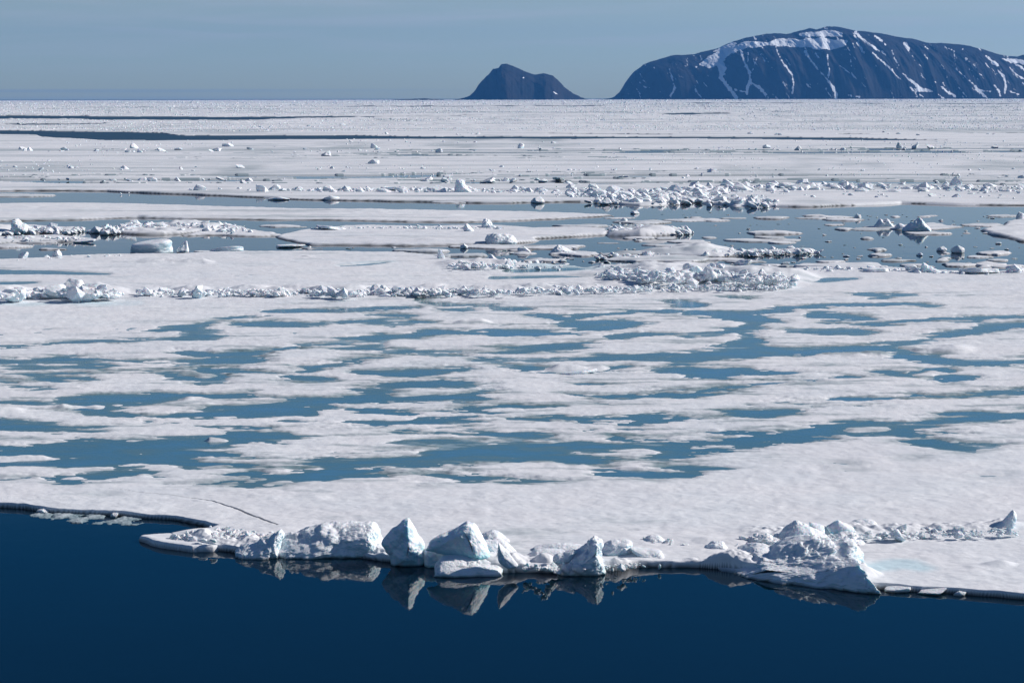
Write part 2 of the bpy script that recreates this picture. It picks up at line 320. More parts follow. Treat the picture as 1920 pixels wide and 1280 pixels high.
PONDS = [
 [(-60,653,3),(0,653,2.5),(45,653,3.5),(85,651,2.2),(120,647,2),(180,643,2),(250,643,2),(310,640,2),(360,640,2.5)],
 [(300,624,3),(340,620,6),(370,628,8),(385,636,5)], [(370,616,4),(395,606,2),(440,600,3),(500,597,2.5)], [(450,612,3),(530,611,5),(600,610,3.5)],
 [(500,588,2.5),(560,587,4.5),(620,587,3.5),(700,583,3),(780,580,2)], [(-80,680,4),(0,681,4),(35,684,4),(80,680,4),(130,676,6),(170,677,5),(215,679,3),(300,683,2),(340,682,2)],
 [(35,693,4),(80,694,4.5),(130,691,4.5),(190,692,4)], [(330,660,3),(370,668,5),(400,672,4),(440,668,5),(500,663,4),(530,658,3),(560,652,4),(640,650,5)],
 [(350,683,5),(400,683,8),(450,680,7),(490,678,4)], [(130,706,3),(200,703,4),(250,704,3),(310,705,4),(340,712,7),(380,720,7),(420,712,7),(400,700,5),(440,703,5),(510,705,5),(560,710,6),(590,714,5)],
 [(570,702,6),(600,690,5),(640,683,6)], [(-60,722,6),(0,722,6),(40,728,8),(90,730,7),(130,725,6),(80,715,4),(60,710,3)], [(100,712,3),(160,718,4)],
 [(-60,758,4),(50,758,3.5)], [(140,757,3),(200,754,7),(230,755,10),(290,750,9),(330,748,6),(390,748,5),(440,745,5),(470,742,4)], [(160,765,5),(240,762,6)],
 [(190,770,9),(220,783,6),(280,788,7),(350,783,9),(400,778,9),(460,774,9),(520,771,8),(560,763,8),(640,757,5)], [(-60,802,14),(0,802,14),(40,803,10),(70,800,5)],
 [(70,812,3.5),(105,815,3)], [(140,815,3),(180,816,2.6)],
 [(-60,852,10),(0,853,10),(60,852,9),(130,848,11),(200,852,15),(260,840,14),(320,842,18),(380,838,14),(420,830,11),(450,822,8)], [(400,845,11),(330,855,10),(270,862,6),(360,868,3.5)],
 [(-60,880,6),(0,881,6),(60,877,5),(120,875,6),(200,870,6)], [(420,812,5),(460,810,5),(520,806,4),(560,804,3.5),(640,802,3)], [(470,826,4),(520,829,3.5)],
 [(-40,903,6),(0,903,5),(30,900,2)], [(140,908,8),(180,905,9),(230,895,9),(270,892,7),(290,900,3)],
 [(310,914,1.8),(360,915,3),(420,910,4),(470,905,4)], [(470,918,4),(500,914,6),(540,908,9),(580,900,10),(620,886,12),(640,880,10)],
 [(330,875,4),(360,878,5),(400,878,5),(440,880,5),(470,878,3)], [(440,895,2.5),(480,890,2.5)],
 [(780,566,2),(800,572,2.6),(840,576,3),(900,574,2.6),(930,573,2)], [(830,585,3),(870,585,2.6)], [(930,582,1.8),(975,582,2)], [(640,607,3),(700,605,3),(720,600,4),(760,597,4.5),(700,595,2.6)],
 [(700,610,3),(740,612,2),(800,607,2)], [(1000,596,2),(1040,598,5),(1060,600,4),(1120,594,3.5),(1190,588,3),(1260,588,3)],
 [(1075,613,6),(1130,608,6),(1180,610,6),(1160,618,4),(1110,622,5),(1060,628,5),(1000,630,8),(960,630,9),(930,622,4)],
 [(640,643,6),(700,640,7),(760,636,7),(810,628,5),(880,628,3)], [(640,660,5),(700,655,7),(740,650,5)], [(600,690,6),(640,685,8),(700,672,6),(760,664,7),(820,668,6),(880,668,6),(940,665,8),(990,662,8),(1040,655,8),(1090,648,5),(1110,645,2.5)],
 [(900,675,6),(940,677,6),(1000,680,5),(1060,680,3.5),(1110,678,5),(1160,676,5),(1220,674,5),(1280,670,4)], [(940,686,5),(990,692,6),(1010,698,5),(1060,703,3),(1100,703,3),(1130,699,4),(1170,690,3)],
 [(1150,637,5),(1200,633,6),(1260,630,5)], [(680,705,6),(740,705,7),(800,702,7),(850,695,5),(780,690,4)],
 [(700,737,9),(760,728,9),(820,725,10),(880,728,8),(920,735,7),(880,748,7),(800,752,6),(740,750,7),(680,752,7),(640,758,6)],
 [(1100,725,3.5),(1150,724,2.5)], [(1060,745,2.5),(1130,750,5),(1200,748,5),(1280,740,7)], [(1130,755,4),(1180,752,5)], [(870,766,4),(900,770,5),(950,768,5),(1000,770,5),(1035,768,3.5)],
 [(700,775,3),(760,780,3)], [(640,805,4),(690,805,5),(760,800,5),(800,797,6),(860,790,6),(900,783,8),(940,783,7),(890,775,8),(875,769,6)],
 [(980,790,6),(1040,788,6),(1100,793,7),(1160,790,7),(1220,790,8),(1190,800,4),(1280,790,5),(1320,790,4)], [(780,815,5),(840,812,4),(900,815,4),(940,822,7),(980,822,5)], [(800,834,3.5),(830,834,3)],
 [(600,885,8),(640,870,10),(700,872,12),(760,868,13),(840,860,14),(900,852,14),(960,850,14),(1020,858,12),(1060,865,8),(1100,858,7),(1130,852,5)],
 [(900,848,10),(960,845,9),(1040,840,7),(1120,843,6),(1180,842,4),(1240,838,5),(1280,842,8)], [(820,893,4),(850,900,8),(885,900,9),(870,910,5)], [(945,910,3),(1000,909,5),(1050,909,2.6)], [(790,917,2),(850,916,2.2)],
 [(1130,893,2),(1160,896,3.5),(1190,899,5),(1230,903,6),(1280,901,5),(1300,897,2)], [(640,890,5),(700,888,5)], [(1160,828,4),(1220,830,5),(1260,830,4)],
 [(1370,560,4),(1400,562,3.5)], [(1270,570,5),(1300,577,3.5)], [(1620,556,3),(1660,560,3.5),(1690,557,3)], [(1310,590,6),(1360,595,8),(1410,600,8),(1450,606,4)], [(1400,592,5),(1440,588,4),(1480,580,4),(1560,576,2.6),(1640,575,2),(1700,573,2),(1740,577,2.6)],
 [(1540,595,5),(1600,600,6),(1640,602,4),(1560,605,3)], [(1640,612,5),(1700,606,3.5),(1760,602,4),(1830,602,4),(1920,597,3),(2000,596,3)], [(1425,606,4),(1410,616,4),(1380,623,4),(1330,632,5),(1290,633,5)],
 [(1490,625,3.5),(1550,626,6),(1610,624,4.5)], [(1390,628,3),(1415,640,5),(1400,651,5),(1440,660,6),(1500,665,7),(1560,662,8),(1600,660,8),(1680,655,6),(1720,645,5),(1780,632,6),(1830,625,6),(1900,615,7),(2000,612,7)],
 [(1270,674,6),(1340,668,7),(1400,667,8)], [(1600,662,7),(1670,670,7),(1740,678,9),(1800,685,9),(1860,684,7),(1920,682,8),(2020,682,8)], [(1280,700,10),(1330,705,11),(1380,698,5),(1420,705,4),(1440,704,4),(1470,706,3)],
 [(1660,702,4),(1700,706,5),(1760,695,4),(1790,710,8),(1770,722,6)], [(1290,748,8),(1310,740,8),(1340,735,8),(1400,730,5),(1450,722,6),(1520,718,4.5),(1580,712,3)],
 [(1450,758,4),(1540,755,5),(1600,752,7),(1680,752,7),(1720,748,6),(1800,750,6),(1860,745,8),(1920,742,7),(2020,740,7)], [(1390,778,4),(1430,780,5),(1460,775,5),(1540,768,4),(1600,765,3.5),(1680,765,2.6)],
 [(1270,840,10),(1340,835,13),(1400,832,12),(1460,826,12),(1500,820,10),(1560,812,8),(1640,804,6),(1700,806,6),(1760,797,4),(1840,790,5),(1920,785,7),(2020,784,8)], [(1270,856,6),(1340,848,6),(1420,845,3.5)],
 [(1790,780,3.5),(1850,778,3.5),(1920,776,2.6)], [(1680,815,4.5),(1740,822,5),(1780,818,4),(1810,825,2.4)], [(1720,834,3.5),(1740,836,6),(1780,845,6),(1810,850,4)], [(1800,834,2.6),(1850,836,2.4)],
 [(1565,874,2.6),(1590,876,3)], [(1585,889,1.2),(1610,889,1)], [(1695,866,1.8),(1720,865,2)], [(1845,899,2),(1880,898,3)], [(1300,883,1.2),(1345,884,1)], [(182,936,1),(200,935,2)],
 [(-60,513,6),(0,513,6),(100,514,4.5),(200,517,2)], [(-40,535,4),(0,535,4),(60,533,2.6)], [(640,502,1.6),(690,499,2.4),(720,496,1.6)], [(930,524,3.5),(1020,522,3.5),(1130,522,1.6)], [(960,511,4),(1040,508,5),(1110,507,2.6)],
 [(1480,530,4),(1540,528,5),(1600,526,2.5)], [(1230,541,1.6),(1350,540,2),(1480,534,2.6)], [(560,572,1),(900,556,1)],
]
ISLES = [[(-40,869,3),(0,869,3),(50,865,4),(105,866,1.5)], [(165,908,.8),(200,909,1.3)], [(265,857,1.5)], [(395,832,1),(420,832,2.4)], [(750,745,3),(790,742,3),(860,737,1)], [(1045,697,4),(1120,694,4)],
 [(1005,873,1.8),(1022,873,1.8)], [(1605,812,5),(1650,810,5)], [(1700,657,3),(1740,656,6),(1780,660,8),(1840,669,5),(1900,674,2)], [(1330,757,3),(1375,756,3)], [(215,776,1.5),(290,768,4),(360,757,5),(440,760,4),(520,756,1.5)],
 [(500,915,1),(530,910,1.6)], [(1385,757,3),(1440,765,4),(1500,768,3)], [(220,765,1.5)], [(250,832,1),(300,828,.8)], [(970,645,5),(760,648,8),(830,650,9),(1000,645,4),(1060,636,3)]]
PONDY = [(-700, 655), (0, 650), (300, 615), (480, 585), (760, 562), (1100, 556), (1500, 548), (2640, 540), (2640, 830), (1900, 850), (1700, 840), (1500, 850), (1300, 905), (1000, 915), (800, 915), (500, 925), (300, 905), (100, 915), (-700, 900)]
BLUEICE = [[(1640, 1075, 7), (1690, 1068, 9), (1730, 1076, 5)], [(0, 575, 1.5), (180, 574, 2), (260, 571, 1)], [(1000, 503, 3), (1120, 507, 4)], [(640, 498, 1), (740, 494, 1)]]
CRACK = [[(205, 924, -.35), (265, 932, .0), (330, 937, .05), (400, 948, .15), (440, 961, .4), (480, 978, .5), (520, 994, .3)], [(880, 935, -.9), (1010, 948, -.45), (1120, 962, -.5), (1240, 972, -.9)], [(1180, 925, -.9), (1330, 933, -.6), (1480, 938, -.9)], [(1500, 1052, -.9), (1700, 1050, -.5), (1800, 1062, -.6)]]
BUMPS = [([(545, 1036, 4), (640, 1038, 6), (710, 1044, 6), (800, 1052, 7), (900, 1062, 7), (1000, 1066, 5), (1090, 1066, 5), (1150, 1064, 4)], -.42), ([(1320, 1062, 3), (1420, 1066, 6), (1600, 1088, 6)], -.4), ([(395, 1018, 5), (440, 1024, 9), (520, 1028, 9)], -.34), ([(1440, 1008, 5), (1560, 1008, 8), (1700, 1002, 5), (1880, 997, 4)], -.26),
  # (stroke in photo pixels with half heights, height in metres)
 ([(0, 555, 5), (70, 552, 6), (160, 550, 8), (210, 549, 5)], .75), ([(265, 549, 5), (640, 548, 6), (900, 547, 6), (1200, 541, 5), (1480, 537, 3)], .45),
 ([(860, 498, 4), (930, 496, 7), (1040, 498, 5)], .8), ([(1135, 510, 5), (1230, 516, 12), (1340, 522, 12), (1420, 522, 8), (1480, 524, 4)], 1.1),
 ([(285, 493, 3), (340, 495, 4), (380, 495, 2)], .35), ([(370, 1000, 8), (430, 1004, 8), (520, 1008, 9)], .13), ([(1400, 1006, 6), (1480, 1006, 10), (1600, 1006, 10), (1700, 1004, 6), (1900, 998, 6)], .10),
 ([(1180, 1016, 6), (1300, 1016, 8)], .05), ([(980, 1064, 5), (1130, 1066, 5), (1200, 1060, 4)], .07), ([(1835, 1072, 3), (1875, 1068, 4)], .22), ([(1330, 1024, 4), (1390, 1026, 4)], .18),
 ([(1735, 658, 4), (1790, 660, 5)], .35), ([(1540, 672, 3), (1660, 669, 3)], .3), ([(870, 611, 2), (900, 610, 3)], .3), ([(1050, 697, 3), (1120, 694, 3)], .3), ([(0, 866, 2), (80, 865, 2)], .2), ([(395, 832, 1.5), (420, 832, 1.5)], .28),
 ([(120, 770, 3), (175, 768, 4)], .3), ([(0, 777, 4), (25, 776, 3)], .3), ([(355, 755, 2), (375, 754, 3)], .35)]

ROWS = np.concatenate([np.arange(466, 520, .6), np.arange(520, 934, 1.0), np.arange(934, 1150, .34)])
PX, PY, X, Y = grid(-150, 2070, 466, 1150, 1.9, ROWS)
poly = np.stack(G(np.array([p[0] for p in MAIN]), np.array([p[1] for p in MAIN])), -1)
sd = poly_sd(X, Y, poly)
dpx = (X ** 2 + Y ** 2) / (H * F)            # metres of ground per photo row
sd = sd + fbm(X, Y, 2.2, 3, 3) * .22 + fbm(X, Y, 9, 4, 8) * .35 * sstep(100, 150, Y)
pond_m = stroke_field(PX, PY, PONDS) * dpx       # metres inside a pond
isle_m = stroke_field(PX, PY, ISLES) * dpx
nz_big = fbm(X, Y, 7.0, 6, 21, .58)
nz_str = fbm(X * .42, Y * 1.25 + X * .06, 2.4, 6, 33, .66)
pr = poly_sd(X, Y, np.stack(G(np.array([p[0] for p in PONDY]), np.array([p[1] for p in PONDY])), -1))
pondy = sstep(-3, 3, pr)
lvl = .150
nz_f = fbm(X * .5, Y * 1.3, .9, 4, 37, .62)
pf = np.clip(pond_m * .9, -2.4, 1.7) + nz_big * .6 * pondy + nz_str * (.2 + 1.2 * pondy) + nz_f * .95 * pondy + pondy * .24
pf = np.where(isle_m > -1.5, np.minimum(pf, -isle_m * 1.2 + nz_str * .35), pf)
relief = .035 * fbm(X, Y, 14, 3, 5) + .030 * fbm(X, Y, 3, 5, 6, .6) + .014 * fbm(X, Y, .6, 3, 7)
top = .215 + relief
Z = top - sstep(-.75, 1.3, pf) * .135
for stk, hh in BUMPS:
    f = stroke_field(PX, PY, [stk], .22)
    hm = max(s[2] for s in stk)
    if hh < 0:      # knobbly snow bank with lumps half a metre across
        Z = Z + sstep(-hm * 1.2, hm * .8, f) * -hh * np.clip(.45 + .75 * fbm(X, Y, .95, 4, 64, .5) + .4 * fbm(X, Y, 3, 2, 65), .03, 1.6); continue
    Z = Z + sstep(-hm * 1.1, hm * .9, f) * hh * np.clip(.55 + .55 * fbm(X, Y, max(2.2, hh * 4), 4, 61, .42), .1, 2)
cr = stroke_field(PX, PY, CRACK, .2)
Z = np.where(cr + nz_str * .35 > 0, Z - .5, Z)
ew = np.maximum(.09, dpx * 1.0); free_edge = sstep(-ew, ew * .7, sd)
Z = -.35 + (Z + .35) * free_edge
wet0 = .38 * np.clip(fbm(X * .35, Y * 1.1, 2.2, 6, 78, .7) * 1.8 - .72, 0, 1) + pondy * .6 * np.clip(fbm(X * .22, Y * 1.3, 1.3, 5, 75, .68) * 2.2 - .75, 0, 1)
wet = np.clip(wet0 + sstep(-1.1, .15, pf) * .75 * (.4 + .6 * pondy) * np.clip(fbm(X * .3, Y * 1.2, 1.6, 5, 71, .66) * 1.8 + .45, 0, 1), 0, 1)
blue = .7 * sstep(-5, 5, stroke_field(PX, PY, BLUEICE, .25) + fbm(X, Y, 2.5, 4, 72) * 3)
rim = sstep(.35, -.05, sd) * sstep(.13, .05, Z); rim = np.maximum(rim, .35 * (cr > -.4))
V, Fc, A = sub_grid(X, Y, Z, (np.maximum.reduce([Z[:-1, :-1], Z[1:, :-1], Z[1:, 1:], Z[:-1, 1:]]) > -.3), {'wet': np.clip(wet, 0, 1), 'rim': rim, 'blueice': blue})
floe = bpy.data.objects.new('ice_floe', None); COL.objects.link(floe)
tag(floe, 'vast white ice floe dotted with blue melt ponds, ending at the dark near water', 'ice floe')
mesh_obj('snow_surface', V, Fc, M_FLOE, floe, attrs=A)
# ponds: every connected pool is a part of the floe
pz = (sd > .6) & (Z < lvl + .03) & (cr < -3)
kf = pz[:-1, :-1] | pz[1:, :-1] | pz[1:, 1:] | pz[:-1, 1:]
lab = np.zeros(kf.shape, np.int32); pools = []
kk = kf.copy(); nrow, ncol = kf.shape
for r0, c0 in zip(*np.nonzero(kf)):
    if not kk[r0, c0]: continue
    k = len(pools) + 1; st = [(r0, c0)]; kk[r0, c0] = False; n = 0
    while st:
        r, c = st.pop(); lab[r, c] = k; n += 1
        for a, b in ((r + 1, c), (r - 1, c), (r, c + 1), (r, c - 1)):
            if 0 <= a < nrow and 0 <= b < ncol and kk[a, b]: kk[a, b] = False; st.append((a, b))
    pools.append(n)
order = sorted(range(len(pools)), key=lambda i: -pools[i])
PZ = np.full(X.shape, lvl)
dep = np.clip((pf + .1) * .060 + .05 * fbm(X * .3, Y * 1.1, 3.0, 6, 81, .68) + .03 * fbm(X, Y, 18, 2, 82), 0, 1)
for i in order[:60]:
    V, Fc, A = sub_grid(X, Y, PZ, lab == i + 1, {'depth': dep})
    mesh_obj('melt_pond', V, Fc, M_POND, floe, attrs=A)
rest = np.isin(lab, [i + 1 for i in order[60:]])
if rest.any():
    V, Fc, A = sub_grid(X, Y, PZ, rest, {'depth': dep})
    tag(mesh_obj('melt_puddle', V, Fc, M_POND, floe, attrs=A), kind='stuff')
MAINGRID = (PX, PY, Z)
COLS = PX[0].copy()
def floe_z(px, py):
    c = int(np.searchsorted(COLS, px)); r = int(np.searchsorted(ROWS, py))
    return float(Z_MAIN[min(max(r, 0), Z_MAIN.shape[0] - 1), min(max(c, 0), Z_MAIN.shape[1] - 1)])
Z_MAIN = Z

# smaller floes: traced outline -> slab with its own freeboard and ragged rim
def make_floe(pts, label, free=.2, rough=.5, rubble=.0, group=None, name='ice_floe', seed=0, wetness=0.):
    xs = [p[0] for p in pts]; ys = [p[1] for p in pts]
    hpx = max(ys) - min(ys)
    sy = .3 if hpx < 14 else .45
    PX, PY, X, Y = grid(max(min(xs) - 45, -700), min(max(xs) + 45, 2620), min(ys) - 6, max(ys) + 6, 1.5, sy)
    poly = np.stack(G(np.array(xs), np.array(ys)), -1)
    sd = poly_sd(X, Y, poly)
    D = float(np.median(Y)); m = D * D / (H * F)
    sd = sd + fbm(X * .5, Y, 7 * m, 4, 7 + seed, .55) * m * rough * 1.5
    Z = free + .05 * fbm(X, Y, 8, 4, 5 + seed) + .03 * fbm(X, Y, 2, 3, 6) + .22 * np.clip(fbm(X * .5, Y, 5, 4, 15 + seed, .6) - .5, 0, 1)
    if rubble: Z = Z + rubble * np.clip(fbm(X, Y, 6.5, 4, 77 + seed, .45) * 1.2 + .1, 0, 1.5) * sstep(0, m * 3, sd)
    ew = max(.10, m * sy * 2.0); Z = -.35 + (Z + .35) * sstep(-ew, ew * .8, sd)
    wet = wetness * np.clip(fbm(X, Y, 5, 4, 9) + .2, 0, 1); wet = np.maximum(wet, .5 * np.clip(fbm(X * .18, Y * 1.1, 7, 6, 12 + seed, .7) * 1.7 - .35, 0, 1))
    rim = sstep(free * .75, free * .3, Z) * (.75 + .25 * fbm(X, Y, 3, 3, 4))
    keep = np.maximum.reduce([Z[:-1, :-1], Z[1:, :-1], Z[1:, 1:], Z[:-1, 1:]]) > -.3
    if not keep.any(): return None
    V, Fc, A = sub_grid(X, Y, Z, keep, {'wet': wet, 'rim': np.clip(rim, 0, 1)})
    return tag(mesh_obj(name, V, Fc, M_FLOE, attrs=A), label, 'ice floe', group)
def oval(cx, cy, hw, hh, n=12, seed=0):
    r = random.Random(seed * 7 + int(cx) + int(cy) * 3)
    return [(cx + hw * math.cos(a) * (1 + r.uniform(-.25, .15)), cy + hh * math.sin(a) * (1 + r.uniform(-.3, .3))) for a in [2 * math.pi * i / n for i in range(n)]]
make_floe([(-600,384),(0,383),(130,382),(250,383),(400,388),(520,391),(640,394),(800,396),(950,397),(1060,401),(1155,404),(1120,407),(1060,410),(960,414),(860,417),(760,417),(620,414),(480,413),(350,411),(260,408),(180,410),(150,412),(0,415),(-600,417)],
          'long flat white floe stretching across between the upper lead and the open water', .22, .5, seed=1)
make_floe([(517,444),(560,434),(600,430),(640,425),(700,424),(780,427),(860,425),(940,425),(1000,429),(1080,427),(1140,430),(1152,436),(1140,441),(1060,445),(1010,448),(1000,453),(960,457),(900,459),(760,461),(640,460),(580,460),(545,453)],
          'broad oval white floe carrying a rounded boulder and a rough pitted lump', .24, .4, seed=2)
make_floe([(-600,424),(0,424),(60,426),(130,429),(160,432),(60,438),(0,442),(-600,446)], 'rubbly floe at the left edge with a big pale ice boulder on it', .3, .8, .5, seed=3)
make_floe([(-600,446),(0,447),(70,444),(110,444),(180,450),(172,453),(80,454),(0,457),(-600,460)], 'low broken floe just below the rubbly floe at the left edge', .25, .9, .25, seed=4)
make_floe([(188,434),(240,425),(300,421),(400,421),(452,428),(440,433),(380,437),(310,441),(250,441),(205,438)], 'hummocky floe with a dark shadowed ramp at its left end', .3, .7, .8, seed=5)
make_floe([(335,443),(380,437),(450,430),(500,434),(525,442),(480,444),(400,442)], 'thin ragged floe tucked behind the hummocky floe', .2, .8, .2, seed=6)
make_floe([(1838,436),(1860,427),(1890,419),(1920,413),(2500,405),(2500,462),(1920,453),(1880,447),(1850,441)], 'white floe entering the open water at the right edge, rubble on its tip', .3, .5, .2, seed=7)
make_floe([(1618,426),(1680,423),(1750,419),(1797,426),(1760,431),(1700,433)], 'low pale floe carrying two pointed ice hummocks in the open water', .15, .5, seed=8)
make_floe([(1125,480),(1170,473),(1250,467),(1330,468),(1420,471),(1535,468),(1538,475),(1420,479),(1350,484),(1250,481)], 'long narrow rubbly floe in the middle of the open water', .22, .9, .6, seed=9)
make_floe([(1142,432),(1180,427),(1240,427),(1292,433),(1280,440),(1200,443),(1150,441)], 'rubble covered floe off the tip of the broad oval floe', .25, .9, .8, seed=10)
make_floe([(830,464),(900,460),(980,459),(1092,462),(1060,467),(930,467)], 'thin sliver of ice along the near side of the oval floe', .15, .9, .15, seed=11)
make_floe([(1128,489),(1180,482),(1280,480),(1350,486),(1300,492),(1190,493)], 'flat ragged floe in front of the long rubbly strip', .18, 1.0, .2, seed=12)
make_floe([(1500,498),(1490,503),(1560,506),(1660,505),(1640,500),(1560,500)], 'low snowy tongue reaching into the water beside the blue inlet', .3, .6, .1, seed=13)
make_floe([(262,1013),(268,1010),(300,1008),(330,1007),(380,1010),(428,1014),(430,1024),(426,1030),(400,1034),(360,1035),(310,1029),(280,1022)], 'smooth pointed shelf of ice jutting into dark water in front of the rubble', .17, .5, .10, seed=14)
SMALL = [(1300,412,20,2),(1332,412,9,2.4),(1453,409,27,2.2),(1532,409,15,1.8),(1558,408,12,1),(1445,437,55,2.4),(1430,451,50,2.2),(1463,455,16,1.5),(1585,430,18,1.5),(1634,461,18,1.4),(1646,469,10,2),(1650,480,28,2.4),
 (1609,475,8,1.8),(1597,463,6,1),(1625,447,5,1.3),(1555,492,22,2),(1690,489,38,1.8),(1765,488,18,2.4),(1700,466,22,2),(1775,475,10,1.8),(1860,476,25,3),(1830,481,22,2),(1870,489,25,2),(1800,498,22,2.6),(1850,497,18,3),
 (1480,500,14,1.6),(1435,508,24,3),(1745,405,18,1.3),(1678,407,12,1.3),(1582,420,4,1.4),(1880,405,40,2),(1835,422,18,1.5),(1210,418,38,2.2),(1265,413,17,2.2),(995,422,18,1.1),(1085,425,40,1.6),(740,465,14,1.4),(880,480,30,2),
 (1200,452,22,2),(1140,456,38,1.8),(1280,453,24,2),(1080,477,30,1.8),(1230,460,45,1.8),(75,455,44,2.2),(105,468,42,1.6),(535,425,42,1.4),(420,473,52,1.6),(30,367,48,1.6),(172,374,13,1.1),(965,377,22,2.2),(835,378,20,1.2),(1400,492,28,2.5),
 (1350,499,30,2),(800,471,45,1.5),(720,478,40,1.6),(1020,489,40,2),(1580,492,12,1.2),(1720,498,25,1.6),(1903,500,30,2.4),(1540,479,14,1.2),(1180,413,16,1.5),(1330,447,18,1.3),(1370,461,26,1.4),(60,476,30,2),(20,463,26,1.6),(590,467,30,1.2)]
_r = random.Random(77)
for _ in range(46):
    cx = _r.uniform(1160, 1910) if _ % 4 else _r.uniform(560, 1100); cy = _r.uniform(400, 500) if _ % 4 else _r.uniform(465, 485)
    SMALL.append((cx, cy, _r.uniform(7, 26), _r.uniform(.8, 1.5)))
for i, (cx, cy, hw, hh) in enumerate(SMALL):
    make_floe(oval(cx, cy, hw, hh, seed=i), 'low thin pan of ice drifting in the open water between the larger floes', .07 + .09 * (i % 3) / 2, 1.5, .12 if i % 2 else .3, 'thin pans adrift in the open water', 'ice_pan', 20 + i, .3)
# grey slush fringe along the near left edge
def slush():
    PX, PY, X, Y = grid(40, 330, 950, 992, 1.2, .7)
    pts = [(60, 957), (120, 961), (220, 968), (300, 973), (310, 978), (270, 982), (200, 981), (120, 975), (70, 966)]
    sd = poly_sd(X, Y, np.stack(G(np.array([p[0] for p in pts]), np.array([p[1] for p in pts])), -1))
    n = fbm(X, Y * .6, .7, 5, 91, .6)
    Z = np.where(sd > -.3, (n - .12 + .25 * np.clip(sd, -1, .4)) * .07, -.3)
    keep = np.maximum.reduce([Z[:-1, :-1], Z[1:, :-1], Z[1:, 1:], Z[:-1, 1:]]) > -.02
    V, Fc, A = sub_grid(X, Y, Z, keep, {'wet': np.clip(.95 - Z * 7, .35, .95)})
    tag(mesh_obj('slush', V, Fc, M_FLOE, attrs=A), 'grey broken slush fringing the near left edge of the big floe', 'slush', kind='stuff')
slush()

# ------------------------------------------------------------------ far pack ice
LEADS = [[(-160,221,3),(0,221,3),(300,222,3),(440,223,3),(640,220,2),(900,217,1.3),(1050,215,.8)], [(-160,248,4),(0,249,4),(100,250,4),(200,254,5),(280,259,5),(400,259,4.5),(640,258,4),(800,259,3),(1000,259,2.4),(1100,259,2.2),(1300,259,1.8),(1420,260,2),(1560,261,1.6),(1700,263,.8),(1850,265,.6)],
 [(1280,214,1.4),(1350,213,.8)], [(-160,233,.8),(60,234,.7),(180,233,.4)], [(1040,251,.5),(1130,252,1),(1250,253,.4)], [(1600,252,.5),(1700,252,.8),(1920,250,.5)], [(640,200,.5),(1100,199,.4)], [(1300,193,.4),(1900,195,.5)]]
def far_field():
    rows = np.concatenate([np.arange(186.0, 200, .22), np.arange(200, 262, .35), np.arange(262, 352, .6), np.arange(352, 396, .3)])
    # rows follow the tilted horizon
    c = np.concatenate([np.arange(-700, -160, 8.0), np.arange(-160, 2082, 2.2), np.arange(2082, 2630, 8.0)])
    PX, PYr = np.meshgrid(c, rows); PY = PYr + 2 * (960 - PX) / 960 * 1.0 + .0
    PY = np.maximum(PY, 184.5 + 2 * (960 - PX) / 960 + 2.05)
    X, Y = G(PX, PY)
    near = [(-160, 359), (0, 358), (200, 359), (300, 364), (440, 368), (560, 374), (640, 375), (760, 378), (900, 379), (960, 380), (1060, 379), (1120, 380), (1200, 384), (1300, 382), (1380, 387), (1500, 388), (1600, 386), (1690, 381), (1800, 384), (1920, 387), (2082, 388)]
    ny = np.interp(PX, [p[0] for p in near], [p[1] for p in near])
    D = Y; m = (X ** 2 + Y ** 2) / (H * F)
    sd = (ny - PY) * m + fbm(X, Y, 16, 3, 3, .5) * 3.0
    lf = stroke_field(PX, PY, LEADS, .04) + fbm(X, Y * .12, 60, 5, 14, .6) * 1.3
    lg = np.log(Y)
    lf2 = .19 - np.abs(fbm(X / Y * 3.0 + lg * .35, lg * 11, 1.0, 5, 15, .6)) - .10 * sstep(330, 230, PY) + .5 * np.clip(fbm(X / Y * 2, lg * 5, 1, 3, 16) - .6, -1, 0)
    lf2 = np.where((lf > -4), -1, lf2)
    far = sstep(255, 235, PY - 2 * (960 - PX) / 960)
    rb = np.abs(fbm(X, Y * .3, 45, 5, 40, .7))
    rel = .06 * fbm(X, Y, 60, 4, 4) + .05 * fbm(X, Y, 9, 4, 5, .6)
    hum = np.clip(fbm(X, Y * .5, 26, 6, 51, .68) - .52, 0, 1) * 1.6 * sstep(-.2, .5, fbm(X, Y * .6, 240, 3, 52))
    Z = .28 + rel + hum + far * rb * .8
    Z = np.where(lf > 0, -.4, Z)
    Z = np.where((lf2 > 0) & (PY < 350), -.12, Z)
    Z = -.4 + (Z + .4) * sstep(-.65 * m, .6 * m, sd)
    wet = np.clip(fbm(X, Y * .35, 70, 6, 61, .6) * 1.3 - .25, 0, .55) * (1 - far * .5)
    wet = wet * .8 + .42 * np.clip(fbm(X * .12, Y, 9, 6, 63, .75) * 1.3 - .1, 0, 1)
    wet = np.maximum(wet, .62 * np.clip(fbm(X / Y * 3.5, lg * 26, 1.0, 6, 66, .72) * 1.5 - .28, 0, 1))
    wet = np.maximum(wet, .8 * ((lf2 > -.02) & (PY < 350)))
    rim = np.clip(sstep(.2, .05, Z), 0, 1) * (lf2 < 0)
    keep = np.maximum.reduce([Z[:-1, :-1], Z[1:, :-1], Z[1:, 1:], Z[:-1, 1:]]) > -.35
    V, Fc, A = sub_grid(X, Y, Z, keep, {'wet': np.clip(wet, 0, 1), 'rim': rim})
    tag(mesh_obj('ice_field', V, Fc, M_FLOE, attrs=A), kind='structure')
far_field()

